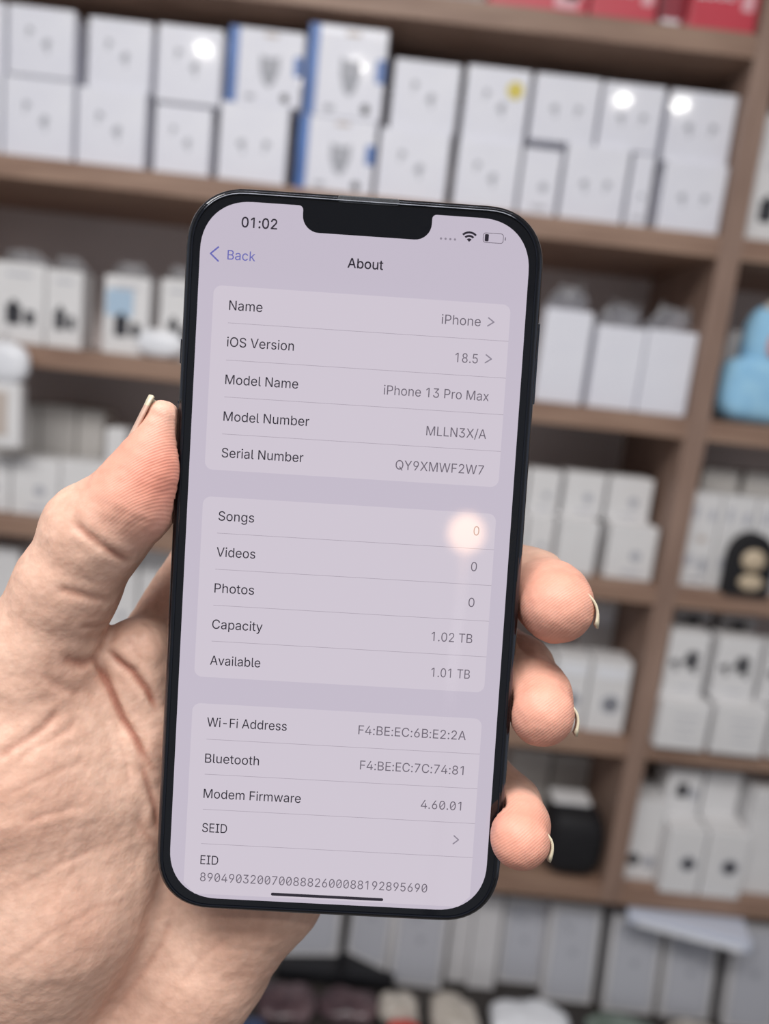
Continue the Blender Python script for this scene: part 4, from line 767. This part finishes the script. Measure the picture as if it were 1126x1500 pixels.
def lettering(s, kind, x0, y, x1):
    cap = {'s': 2.15, 'b': 2.02, 'h': 2.05, 't': 2.05, 'v': 2.03, 'z': 1.98}[kind]
    grow = {'s': 11, 'h': 11, 'b': 2, 't': 2, 'v': 0, 'z': 0}[kind]
    mi = {'s': 2, 'h': 2, 't': 2, 'b': 5, 'v': 3, 'z': 3}[kind]
    put = []; pen = 0
    for ch in s:
        key = (ch, grow)
        if key not in glyph_cache: glyph_cache[key] = glyph_mesh(ch, grow)
        put.append((pen, ch, *glyph_cache[key])); pen += GLYPHS[ch][0]
    xs = [pn + v.x for pn, c, V, Fc in put for v in V]; a, b = min(xs), max(xs)
    sx = (x1 - x0) / (b - a); sy = cap / 509
    for pn, c, V, Fc in put:
        vv = [bm.verts.new(((x0 + (pn + v.x - a) * sx) * MM, (y + v.y * sy) * MM, Z2 * MM)) for v in V]
        for f in Fc:
            try: q = bm.faces.new([vv[i] for i in f])
            except ValueError: continue
            q.normal_update(); q.material_index = mi
            if q.normal.z < 0: q.normal_flip()
        if kind == 'z' and c == '0':
            cx_ = x0 + (pn + 227 - a) * sx
            seg((cx_ - 130 * sx, y + cap * 0.20), (cx_ + 130 * sx, y + cap * 0.80), 0.17, mi, Z2 + 0.004)
def seg(p, q, w, mi, z=Z2):
    d = Vector((q[0] - p[0], q[1] - p[1])).normalized(); n_ = Vector((-d.y, d.x)) * w / 2
    flat([(p[0] + n_.x, p[1] + n_.y), (p[0] - n_.x, p[1] - n_.y), (q[0] - n_.x, q[1] - n_.y), (q[0] + n_.x, q[1] + n_.y)], z, mi)
    flat([(q[0] + w / 2 * math.cos(a), q[1] + w / 2 * math.sin(a)) for a in (2 * math.pi * k / 10 for k in range(10))], z + 0.002, mi)

for s, k, x0, y, x1 in TEXT:
    lettering(s, k, x0, y, x1)
seg((-31.58, 67.11), (-33.3, 65.55), 0.34, 5); seg((-33.3, 65.55), (-31.58, 64.05), 0.34, 5, Z2 + 0.004)
for a, b, c in (((27.5, 55.85), (28.8, 54.95), (27.5, 54.05)), ((27.5, 47.87), (28.8, 46.97), (27.5, 46.07)), ((27.65, -59.68), (28.8, -60.62), (27.65, -61.6))):
    seg(a, b, 0.28, 6); seg(b, c, 0.28, 6, Z2 + 0.004)
for x in (16.1, 17.1, 18.13, 19.14):
    flat([(x + 0.25 * math.cos(a), 72.06 + 0.25 * math.sin(a)) for a in (2 * math.pi * k / 12 for k in range(12))], Z2, 6)
for r0, r1 in ((0.0, 0.75), (1.05, 1.5), (1.8, 2.25)):
    A, B = arc(22.22, 71.75, r1, 45, 135, 12), arc(22.22, 71.75, max(r0, 0.01), 45, 135, 12)
    for k in range(12): flat([A[k], A[k + 1], B[k + 1], B[k]], Z2, 2)
o_, i_ = rrect(27.42, 72.9, 4.5, 2.16, 0.6, 5), rrect(27.42, 72.9, 4.24, 1.9, 0.48, 5)
for k in range(len(o_)): flat([o_[k], o_[(k + 1) % len(o_)], i_[(k + 1) % len(o_)], i_[k]], Z2, 3)
flat(rrect(26.0, 72.9, 0.85, 1.55, 0.22, 4), Z2, 2); flat(rrect(30.05, 72.9, 0.22, 0.75, 0.1, 3), Z2, 3)
finish('display', bm, [M[k] for k in SL], phone)

HAND = {
    'thumb': [(-42.13, 29.91, -1, 3.6), (-44.86, 18.2, -1, 7.2), (-48.26, 10.92, -1, 9.2), (-55.9, 2.81, -2, 10.3), (-62.38, -9.02, -4, 10.8), (-70.79, -26.68, -8, 13.5)],
    'knuckle': [(-61.47, 5.54, -4, 5.5), (-59.12, 7.53, -4, 5.5)],
    'thenar': [(-72.61, -31, -10, 15), (-73.86, -54.27, -13, 23), (-67.28, -86.48, -14, 23), (-76.15, -120.6, -20, 23)],
    'thenarin': [(-61.88, -38.93, -14, 12), (-53.97, -59.03, -15, 12), (-51.56, -75.94, -15, 11)],
    'web': [(-64.54, -32.97, -16, 9), (-54.1, -34.33, -17, 9)],
    'mc2': [(-61.29, -118.74, -26, 15), (-52.55, -62.74, -24, 14), (-48.26, -29.56, -23, 11)],
    'mc3': [(-50.65, -118.21, -26, 15), (-26.67, -61.74, -25, 13), (-12.71, -26.87, -24, 11)],
    'mc4': [(-40.22, -118.4, -27, 14), (-13.91, -70.04, -25, 12), (5.48, -39.95, -24, 10.5)],
    'hyp': [(-41.15, -130.73, -26, 16), (-29.36, -111.34, -24, 12.6), (-15.31, -87.84, -23, 12.8), (-1.67, -67.12, -24, 11.5), (16.95, -55.34, -24, 10)],
    'heel': [(-60.89, -127.98, -26, 18), (-43.6, -128.64, -28, 15)],
    'arm': [(-72.64, -123.38, -24, 22), (-71.06, -206.3, -28, 22)],
    'arm2': [(-44.41, -130.56, -28, 16.5), (-47.84, -207.63, -30, 19)],
    'pad2': [(-49.55, -26.25, -14, 8.6), (-47.05, -47.17, -16, 9.5), (-45.6, -67.54, -16, 9)],
}
FINGERS = {
    'index': [(-49.23, -29.54, -30, 10.8), (-26.65, 11.26, -29, 9.8), (-9.79, 42.42, -24, 8.2), (-2.17, 60.08, -17.5, 7)],
    'middle': [(-12.71, -26.87, -24, 10.5), (26.22, 0.16, -30, 9.2), (45.86, -4.3, -18, 8.3), (47.99, -6.24, -8, 8.5), (47.67, -6.81, -2, 8.3)],
    'ring': [(5.48, -39.95, -24, 10), (31.13, -19.42, -30, 8.6), (44.3, -25.19, -18, 7.4), (46.11, -28.99, -8, 7.5), (45.79, -31, -1, 7.4)],
    'pinky': [(16.95, -55.34, -24, 9), (33.54, -51.97, -26, 7.6), (43.51, -58.37, -14, 6.8), (42.94, -57.32, -3, 6.5), (41.87, -58.17, 3.5, 6.4)],
}
CREASES = [   # skin folds: depth, width, points on the skin (mm)
    (0.85, 0.92, [(-55.6, -25.5, -4.3), (-54.1, -29.5, -5.5), (-51.8, -34.1, -5.4), (-49.3, -39.6, -5.7), (-45.9, -44.2, -5.4), (-42.1, -51.7, -6.9)]),
    (0.8, 0.92, [(-55.1, -22.8, -5.4), (-51.5, -25.5, -5.6), (-47.5, -28.4, -5.7), (-44.5, -32.5, -6.8), (-42.3, -37.6, -8.1)]),
    (0.37, 1.03, [(-70.6, -43.9, 9.2), (-66.6, -41.3, 7.3), (-62.9, -38.6, 4.4), (-60.9, -35.3, 2.5)]),
    (0.19, 0.8, [(-67.2, -45.1, 8.8), (-62.9, -41.8, 5.7), (-58.7, -39.9, 2.0), (-57.7, -37.4, 0.3)]),
    (0.56, 0.92, [(-56.9, 6.5, 8.6), (-53.2, 3.7, 8.9), (-49.3, 0.5, 6.9), (-46.9, -1.7, 3.0)]),
    (0.37, 0.92, [(-59.9, -7.7, 7.6), (-55.9, -9.0, 6.2), (-51.4, -10.9, 0.6)]),
    (0.22, 0.69, [(-56.5, -16.5, 3.4), (-53.5, -16.9, -1.6), (-53.1, -16.7, -3.4)]),
    (0.5, 1.38, [(-60.1, -23.7, 3.0), (-57.3, -25.8, -0.7), (-55.6, -25.1, -4.4)]),
    (0.22, 0.92, [(-37.1, -89.3, -11.3), (-39.5, -96.0, -11.1), (-44.0, -103.7, -10.7), (-50.4, -113.2, -9.3)]),
    (0.31, 0.8, [(-46.6, -44.9, -5.3), (-43.4, -53.2, -6.3), (-41.4, -60.1, -7.6), (-40.5, -67.0, -8.3)]),
    (0.15, 0.69, [(-50.7, -40.3, -5.2), (-47.8, -48.0, -4.6), (-46.6, -54.0, -4.1)]),
    (0.22, 0.69, [(-44.9, -49.7, -5.5), (-42.2, -58.2, -6.9), (-40.6, -66.1, -8.2)]),
    (0.12, 0.69, [(-67.6, -51.3, 10.4), (-61.9, -48.5, 7.5), (-56.6, -47.1, 2.9), (-55.0, -46.1, 1.1)]),
    (0.11, 0.69, [(-67.7, -59.7, 11.0), (-61.2, -56.2, 8.4), (-54.6, -56.0, 3.2)]),
    (0.11, 0.69, [(-65.8, -71.4, 9.5), (-57.5, -67.8, 5.8), (-50.7, -66.5, 0.2)]),
    (0.11, 0.69, [(-66.6, -88.4, 10.9), (-58.4, -81.8, 9.1), (-50.6, -78.8, 3.3), (-45.0, -80.5, -2.9)]),
    (0.19, 0.69, [(-54.0, -18.8, -16.9), (-48.9, -21.6, -6.8), (-45.4, -26.9, -6.4)]),
    (0.22, 0.8, [(-47.7, -17.9, -12.6), (-43.0, -23.4, -9.2)]),
    (0.22, 0.92, [(-39.6, -72.9, -10.3), (-42.8, -67.1, -6.6), (-44.8, -62.2, -4.7)]),
    (0.07, 0.69, [(-48.8, 9.8, 9.0), (-44.2, 7.9, 7.7), (-40.3, 7.2, 3.9)]),
    (0.09, 0.69, [(-33.8, -104.1, -9.6), (-28.6, -97.3, -10.0), (-22.2, -91.4, -9.2)]),
    (0.19, 0.92, [(-63.9, -26.5, 5.0), (-60.5, -30.8, 2.2), (-57.3, -32.4, -1.2)]),
]
NAILS = [   # centre line, cross direction, outward normal, half width, curl (mm)
    ([(58.14, -6.94, -9.00), (57.60, -6.63, -7.00), (57.06, -6.31, -5.00), (56.52, -6.00, -3.00), (55.98, -5.68, -1.00), (55.43, -5.37, 1.00), (54.88, -5.06, 3.00)], (0.49, -0.87, 0.00), (0.93, 0.37, 0.00), 5.5, 1.9),
    ([(55.45, -33.02, -8.00), (55.05, -32.52, -6.37), (54.65, -32.02, -4.73), (54.24, -31.51, -3.10), (53.83, -31.01, -1.47), (53.42, -30.50, 0.17), (53.01, -30.00, 1.80)], (0.42, -0.91, 0.00), (0.92, 0.39, 0.00), 4.9, 1.9),
    ([(50.64, -62.07, -4.00), (50.27, -61.27, -2.37), (49.90, -60.47, -0.73), (49.53, -59.68, 0.90), (49.15, -58.88, 2.53), (48.78, -58.09, 4.17), (48.40, -57.29, 5.80)], (0.38, -0.93, 0.00), (0.93, 0.37, 0.00), 4.4, 1.8),
    ([(-50.95, 22.70, -3.00), (-49.72, 25.50, -3.00), (-48.48, 28.15, -3.00), (-47.53, 30.33, -3.00), (-46.71, 32.19, -3.00), (-46.17, 33.58, -3.00), (-45.76, 34.51, -3.00)], (0.15, 0.1, 1), (-0.88, 0.47, -0.12), 5.0, 1.6),
]

def smin(a, b, k):
    h = np.clip(0.5 + 0.5 * (b - a) / k, 0, 1)
    return b + (a - b) * h - k * h * (1 - h)

def capsule(p, a, b):
    """signed distance to a tapered limb segment; a and b are (x, y, z, radius)"""
    pa = p - np.array(a[:3], np.float32)
    ba = np.array(b[:3], np.float32) - np.array(a[:3], np.float32)
    h = np.clip((pa @ ba) / (ba @ ba), 0, 1)
    d = pa - h[:, None] * ba
    return np.sqrt((d * d).sum(1)) - (a[3] + (b[3] - a[3]) * h)

def chain(p, c, k):
    d = None
    for a, b in zip(c[:-1], c[1:]):
        e = capsule(p, a, b)
        d = e if d is None else smin(d, e, k)
    return d

def phone_body(p):
    q = np.abs(p[:, :2]) - np.array([39.05 - 11, 80.4 - 11], np.float32)
    d2 = np.sqrt((np.maximum(q, 0) ** 2).sum(1)) + np.minimum(q.max(1), 0) - 11
    dz = np.abs(p[:, 2] + 3.6) - 4.15
    w = np.stack([d2 + 1.2, dz + 1.2], 1)
    return np.sqrt((np.maximum(w, 0) ** 2).sum(1)) + np.minimum(w.max(1), 0) - 1.2

def hand_sdf(p):
    p = p.astype(np.float32)
    thumb = smin(chain(p, HAND['thumb'], 3.5), chain(p, HAND['knuckle'], 3), 6)
    thenar = smin(chain(p, HAND['thenar'], 8), chain(p, HAND['thenarin'], 6), 7)
    A = smin(thumb, thenar, 7)
    B = chain(p, HAND['mc2'], 5)
    for n, k in (('mc3', 8), ('mc4', 8), ('hyp', 9), ('heel', 8), ('pad2', 5), ('web', 6), ('arm', 10), ('arm2', 10)):
        B = smin(B, chain(p, HAND[n], 5), k)
    body = smin(A, B, 2.6)
    F = None
    for n in ('index', 'middle', 'ring', 'pinky'):
        e = chain(p, FINGERS[n], 2.5)
        F = e if F is None else smin(F, e, 0.8)
    body = smin(body, F, 2.2)
    # the flesh gives way where the phone presses into it
    return np.maximum(body, 0.25 - phone_body(p))

def surface_net(fn, lo, hi, h):
    n = [int(np.ceil((hi[i] - lo[i]) / h)) + 1 for i in range(3)]
    ax = [lo[i] + h * np.arange(n[i]) for i in range(3)]
    V = np.empty(n, np.float32)
    for i in range(0, n[0], 12):
        g = np.stack(np.meshgrid(ax[0][i:i + 12], ax[1], ax[2], indexing='ij'), -1)
        V[i:i + 12] = fn(g.reshape(-1, 3)).reshape(g.shape[:3])
    S = V < 0
    c = [m - 1 for m in n]
    cnt = np.zeros(c, np.int32); pos = np.zeros(c + [3], np.float32)
    offs = [(x, y, z) for x in (0, 1) for y in (0, 1) for z in (0, 1)]
    sl = lambda A, o: A[o[0]:o[0] + c[0], o[1]:o[1] + c[1], o[2]:o[2] + c[2]]
    for a in offs:
        for k in range(3):
            if a[k]:
                continue
            b = list(a); b[k] = 1
            va, vb = sl(V, a), sl(V, b)
            m = (va < 0) != (vb < 0)
            t = np.where(m, va / np.where(va == vb, 1, va - vb), 0)
            cnt += m
            for j in range(3):
                pos[..., j] += np.where(m, a[j] + (t if j == k else 0), 0)
    act = cnt > 0
    idx = np.full(c, -1, np.int64); idx[act] = np.arange(act.sum())
    cell = np.argwhere(act)
    P = (cell + pos[act] / cnt[act][:, None]) * h + np.array(lo)
    faces = []
    for k in range(3):
        u, v = (k + 1) % 3, (k + 2) % 3
        s0 = [slice(1, c[i]) for i in range(3)]; s0[k] = slice(0, c[k])
        s1 = list(s0); s1[k] = slice(1, c[k] + 1)
        A, B = S[tuple(s0)], S[tuple(s1)]
        for flip, m in ((0, A & ~B), (1, ~A & B)):
            e = np.argwhere(m)
            e = e + np.array([0 if i == k else 1 for i in range(3)])
            q = []
            for du, dv in ((-1, -1), (0, -1), (0, 0), (-1, 0)):
                w = e.copy(); w[:, u] += du; w[:, v] += dv
                q.append(idx[w[:, 0], w[:, 1], w[:, 2]])
            q = np.stack(q, 1)
            faces.append(q[:, ::-1] if flip else q)
    return P, np.concatenate(faces)

def gradient(fn, P, e=0.15):
    g = np.zeros_like(P)
    for k in range(3):
        d = np.zeros(3); d[k] = e
        g[:, k] = fn(P + d) - fn(P - d)
    return g / np.maximum(np.linalg.norm(g, axis=1, keepdims=True), 1e-9)

# ================================================================ THE HAND (same local frame as the phone, built in mm)
P, Fq = surface_net(hand_sdf, (-112, -238, -58), (62, 72, 22), 1.1)
for _ in range(2):                                   # settle the vertices on the surface
    P = P - gradient(hand_sdf, P) * np.clip(hand_sdf(P), -0.8, 0.8)[:, None]
N = gradient(hand_sdf, P)

def edge_distance(p, pts):
    best = np.full(len(p), 1e9); pts = np.array(pts, float); at = np.zeros(len(p))
    for i, (a, b) in enumerate(zip(pts[:-1], pts[1:])):
        ba = b - a; h = np.clip(((p - a) @ ba) / (ba @ ba), 0, 1)
        d = np.linalg.norm(p - a - h[:, None] * ba, axis=1)
        at = np.where(d < best, (i + h) / (len(pts) - 1), at); best = np.minimum(best, d)
    return best, at

def refine(P, Fq):
    """split every quad in four"""
    E = {}; mids = []; n = len(P); out = []
    nf = len(Fq)
    fc = P[Fq].mean(1)
    ed = np.sort(np.stack([Fq, np.roll(Fq, -1, 1)], -1).reshape(-1, 2), 1)
    ue, inv = np.unique(ed, axis=0, return_inverse=True); inv = inv.reshape(nf, 4)
    em = P[ue].mean(1)
    ei = n + inv; ci = n + len(ue) + np.arange(nf)
    q = [np.stack([Fq[:, k], ei[:, k], ci, ei[:, (k - 1) % 4]], 1) for k in range(4)]
    return np.concatenate([P, em, fc]), np.concatenate(q)
P, Fq = refine(P, Fq)
P = P - gradient(hand_sdf, P) * np.clip(hand_sdf(P), -0.5, 0.5)[:, None]
N = gradient(hand_sdf, P)
sink = np.zeros(len(P))
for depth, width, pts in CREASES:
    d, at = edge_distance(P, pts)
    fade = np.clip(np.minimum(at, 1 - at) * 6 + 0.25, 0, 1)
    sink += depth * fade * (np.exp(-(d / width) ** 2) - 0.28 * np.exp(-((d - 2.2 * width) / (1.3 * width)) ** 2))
fine = np.array([noise.noise(Vector(p) * 0.16) + 0.5 * noise.noise(Vector(p) * 0.42) for p in P])
near = np.clip((phone_body(P) - 0.3) / 1.5, 0, 1)       # no relief where the skin rests on the phone
P = P - N * ((np.maximum(sink, 0) + np.minimum(sink, 0) * near) - 0.26 * fine * near)[:, None]
pads = [(np.array(FINGERS['middle'][-1][:3]), 13), (np.array(FINGERS['ring'][-1][:3]), 12), (np.array(FINGERS['pinky'][-1][:3]), 12), (np.array(HAND['thumb'][1][:3]) + (3, -1, 5), 15)]
tint = np.zeros(len(P))
for c, r in pads:
    tint = np.maximum(tint, np.clip(1.25 - np.linalg.norm(P - c, axis=1) / r, 0, 1))
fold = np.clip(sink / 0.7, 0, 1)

me = bpy.data.meshes.new('hand')
me.from_pydata((P * MM).tolist(), [], Fq.tolist()); me.update()
me.polygons.foreach_set('use_smooth', [True] * len(me.polygons))
for nm, val in (('pad', tint), ('fold', fold)):
    at = me.attributes.new(nm, 'FLOAT', 'POINT'); at.data.foreach_set('value', val.astype(np.float32))
sk = material('skin', (214, 172, 150), 0.52, Subsurface_Weight=0.12, Subsurface_Scale=0.004, Specular_IOR_Level=0.35)
b = sk.node_tree.nodes['Principled BSDF']; b.inputs['Subsurface Radius'].default_value = (1.0, 0.35, 0.2)
tc = node(sk, 'ShaderNodeTexCoord')
n1 = node(sk, 'ShaderNodeTexNoise', Scale=55.0, Detail=5.0); link(sk, tc.outputs['Object'], n1.inputs['Vector'])
r1 = node(sk, 'ShaderNodeValToRGB'); r1.color_ramp.elements[0].position = 0.3; r1.color_ramp.elements[1].position = 0.7
r1.color_ramp.elements[0].color = lin((211, 168, 148)); r1.color_ramp.elements[1].color = lin((226, 188, 168)); link(sk, n1.outputs['Fac'], r1.inputs['Fac'])
n2 = node(sk, 'ShaderNodeTexNoise', Scale=420.0, Detail=3.0); link(sk, tc.outputs['Object'], n2.inputs['Vector'])
r2 = node(sk, 'ShaderNodeValToRGB'); r2.color_ramp.elements[0].position = 0.35; r2.color_ramp.elements[1].position = 0.65
r2.color_ramp.elements[0].color = (0.86, 0.82, 0.80, 1); r2.color_ramp.elements[1].color = (1, 1, 1, 1); link(sk, n2.outputs['Fac'], r2.inputs['Fac'])
mx = node(sk, 'ShaderNodeMix', data_type='RGBA', blend_type='MULTIPLY'); mx.inputs[0].default_value = 0.7
link(sk, r1.outputs['Color'], mx.inputs[6]); link(sk, r2.outputs['Color'], mx.inputs[7])
ap = node(sk, 'ShaderNodeAttribute', attribute_name='pad')
m2 = node(sk, 'ShaderNodeMix', data_type='RGBA'); link(sk, ap.outputs['Fac'], m2.inputs[0]); link(sk, mx.outputs[2], m2.inputs[6]); m2.inputs[7].default_value = lin((220, 148, 128))
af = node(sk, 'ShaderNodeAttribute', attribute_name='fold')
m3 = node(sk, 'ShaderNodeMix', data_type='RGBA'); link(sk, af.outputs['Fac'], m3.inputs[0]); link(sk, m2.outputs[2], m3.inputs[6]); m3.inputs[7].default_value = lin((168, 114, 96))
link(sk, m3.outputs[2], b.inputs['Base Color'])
vo = node(sk, 'ShaderNodeTexVoronoi', Scale=900.0); link(sk, tc.outputs['Object'], vo.inputs['Vector'])
wv = node(sk, 'ShaderNodeTexWave', Scale=560.0, Distortion=3.0); wv.inputs['Detail'].default_value = 1.0; wv.inputs['Detail Scale'].default_value = 0.25
mp = node(sk, 'ShaderNodeMapping'); mp.inputs['Rotation'].default_value = (0.3, 0.2, 0.9); link(sk, tc.outputs['Object'], mp.inputs['Vector']); link(sk, mp.outputs['Vector'], wv.inputs['Vector'])
hm = node(sk, 'ShaderNodeMix', data_type='FLOAT'); link(sk, ap.outputs['Fac'], hm.inputs[0]); link(sk, vo.outputs['Distance'], hm.inputs[2]); link(sk, wv.outputs['Fac'], hm.inputs[3])
bp = node(sk, 'ShaderNodeBump'); bp.inputs['Strength'].default_value = 0.24; bp.inputs['Distance'].default_value = 0.0002
link(sk, hm.outputs[0], bp.inputs['Height'])
n3 = node(sk, 'ShaderNodeTexNoise', Scale=260.0, Detail=4.0); link(sk, tc.outputs['Object'], n3.inputs['Vector'])
bp2 = node(sk, 'ShaderNodeBump'); bp2.inputs['Strength'].default_value = 0.34; bp2.inputs['Distance'].default_value = 0.0006
link(sk, n3.outputs['Fac'], bp2.inputs['Height']); link(sk, bp.outputs['Normal'], bp2.inputs['Normal']); link(sk, bp2.outputs['Normal'], b.inputs['Normal'])
me.materials.append(sk)
hand = bpy.data.objects.new('hand', me); COL.objects.link(hand); hand.matrix_world = PHONE_M
tag(hand, 'bare left hand with wrist gripping the smartphone, thumb along its left edge', 'hand')

M['nail'] = mottle(material('fingernail', (226, 190, 172), 0.28), (220, 182, 164), (230, 196, 178), 300)
M['nail_edge'] = material('nail_free_edge', (222, 212, 186), 0.3)
def nail(line, across, normal, half, curl):
    """curved plate: centre line (mm, base to free edge), its cross direction and outward normal"""
    bm = bmesh.new(); rows = []
    across = Vector(across).normalized(); normal = Vector(normal).normalized()
    for i, c in enumerate(line):
        k = i / (len(line) - 1); hw = half * (0.82 + 0.18 * math.sin(min(k * 1.6, 1) * math.pi / 2)) * (1 - 0.22 * max(0, k - 0.8) / 0.2)
        rows.append([bm.verts.new((Vector(c) + across * (hw * t) - normal * (curl * t * t)) * MM) for t in (j / 6 - 1 for j in range(13))])
    for i in range(len(rows) - 1):
        for j in range(12):
            f = bm.faces.new((rows[i][j], rows[i][j + 1], rows[i + 1][j + 1], rows[i + 1][j])); f.material_index = 1 if i >= len(rows) - 3 else 0
    bmesh.ops.recalc_face_normals(bm, faces=bm.faces)
    o = finish('fingernail', bm, [M['nail'], M['nail_edge']], hand, smooth=True)
    md = o.modifiers.new('plate', 'SOLIDIFY'); md.thickness = 0.00055; md.offset = 0
    return o
for args in NAILS:
    nail(*args)
